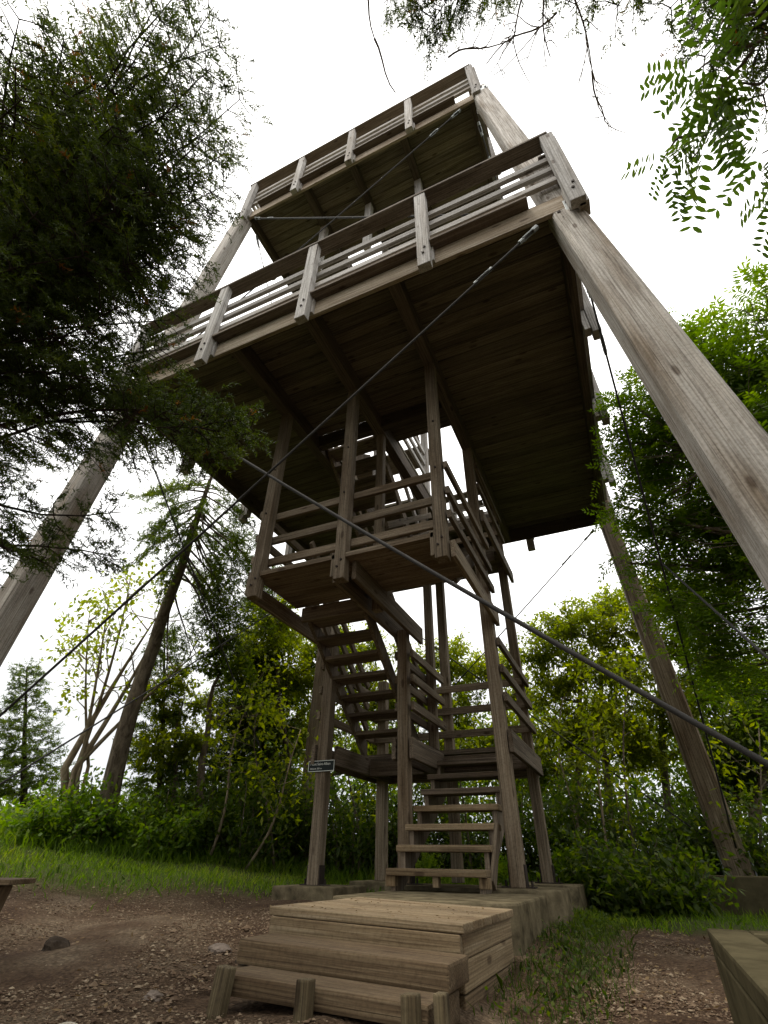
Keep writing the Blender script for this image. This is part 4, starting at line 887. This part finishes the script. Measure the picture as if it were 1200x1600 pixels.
def pebbles():
    V = []; F = []; oc = np.array([(1, 0, 0), (-1, 0, 0), (0, 1, 0), (0, -1, 0), (0, 0, 1), (0, 0, -1)], float); fc = [(0, 2, 4), (2, 1, 4), (1, 3, 4), (3, 0, 4), (2, 0, 5), (1, 2, 5), (3, 1, 5), (0, 3, 5)]
    p = np.concatenate([sample(120000, -6.2, .3, -1.6, 2.9, lambda x, y: (1-grassy(x, y))*np.clip(1.5-np.hypot(x, y+2.4)/6, .15, 1)), sample(16000, -.6, .6, -1.2, 3.5, lambda x, y: .9*np.ones_like(x))])
    p = p[~((p[:, 0] > -1.72) & (p[:, 0] < -.62) & (p[:, 1] > -.45) & (p[:, 1] < 1.7))]; n = len(p); sz = .0039*rng.lognormal(0, .5, n)
    jit = rng.uniform(.6, 1.3, size=(n, 6, 3)); th = rng.uniform(0, 6.28, n); c, s = np.cos(th), np.sin(th)
    v = oc[None]*jit*sz[:, None, None]*np.array([1.3, 1, .55]); v = np.stack([v[..., 0]*c[:, None]-v[..., 1]*s[:, None], v[..., 0]*s[:, None]+v[..., 1]*c[:, None], v[..., 2]], -1)
    v += np.column_stack([p, gz(p[:, 0], p[:, 1])+.004])[:, None]
    tri = v[:, np.array(fc)].reshape(-1, 3, 3); tone = np.repeat(np.clip(rng.beta(2, 3, n), 0, 1), 8)
    mt = leafmat('gravel_stones', [(0, (.06, .034, .02)), (.5, (.15, .1, .062)), (1, (.36, .29, .2))], 0, .9)
    o = quads('gravel', tri, tone, mt, nv=3); tag(o, 'brown loose gravel on the trodden clearing', 'gravel', kind='stuff')
pebbles()
def litter():
    p = np.concatenate([sample(1500, -.75, .5, -1.4, 3.2, lambda x, y: .8*np.ones_like(x)), sample(900, -5.5, -1.6, -1.4, 2.8, lambda x, y: .6*(1-grassy(x, y)))])
    p = p[~((p[:, 0] > -1.75) & (p[:, 0] < -.66) & (p[:, 1] > -.45) & (p[:, 1] < 1.7))]; n = len(p)
    pos = np.column_stack([p, gz(p[:, 0], p[:, 1])+rng.uniform(.008, .02, n)]); d = rvec(n)*[1, 1, .25]
    mt = leafmat('dead_leaves', [(0, (.05, .028, .014)), (.5, (.13, .08, .038)), (1, (.26, .19, .10))], .15, .8)
    o = quads('leaf_litter', leaves(pos, d, .026*rng.uniform(.5, 1.4, n), .014*rng.uniform(.6, 1.3, n), .0), rng.uniform(0, 1, n), mt); tag(o, 'brown dead leaves scattered over the path and gravel', 'leaf litter', kind='stuff')
litter()
def on_steps():
    n = 170; p = np.column_stack([rng.uniform(-1.66, -.78, n), rng.uniform(.15, 1.08, n)]); z = -.036+.026*(-p[:, 0]-1.22)*0+(-1.22-p[:, 0])*math.tan(math.radians(1.5))+.003
    mt = bpy.data.materials['dead_leaves']; o = quads('step_litter', leaves(np.column_stack([p, z]), rvec(n)*[1, 1, .05], .016*rng.uniform(.4, 1.4, n), .007, .0), rng.uniform(0, 1, n), mt); tag(o, 'crumbs of dead leaf and bark on the platform top', 'leaf litter', kind='stuff')
on_steps()
def rock(label, px, py, d, r, mat, name='stone', cat='stone', sq=.55):
    c = P(px, py, d); c = np.array([c[0], c[1], float(gz(c[0], c[1]))]); bm = bmesh.new(); bmesh.ops.create_icosphere(bm, subdivisions=3, radius=r)
    for v in bm.verts:
        k = 1+.35*mnoise.noise(v.co*(1.6/r)+Vector((px, py, 0)))+.15*mnoise.noise(v.co*(5/r)); v.co = Vector((v.co.x*k*1.3, v.co.y*k, v.co.z*k*sq))
    me = bpy.data.meshes.new(name); bm.to_mesh(me); bm.free(); o = link(name, me, mat, None, Matrix.Translation(c)); tag(o, label, cat)
rock('dark clod of turf lying on the gravel near the bench', 100, 1440, 3.9, .062, M_CLOD, 'turf_clod', 'clod', .95)
rock('flat brown stone in the gravel left of the wooden platform', 350, 1445, 3.6, .05, M_STONE); rock('small dark stone beside the left corner of the upper step', 385, 1458, 3.3, .03, M_CLOD)
rock('grey flat stone in the middle of the left gravel', 250, 1510, 2.8, .03, M_STONE); rock('pale flat stone on the path at lower right', 880, 1580, 2.4, .035, M_STONE, sq=.35)
mb = MB(); a, b_ = P(108, 1538, 2.45), P(134, 1548, 2.42)
for v in (a, b_): v[2] = float(gz(v[0], v[1]))+.012
mb.tube(bend(a, b_, 6, .06), np.linspace(.004, .007, 6), 6); tag(mb.build('stick', M_STICK, None, origin=tuple(a)), 'short pale stick lying on the dark gravel', 'stick')
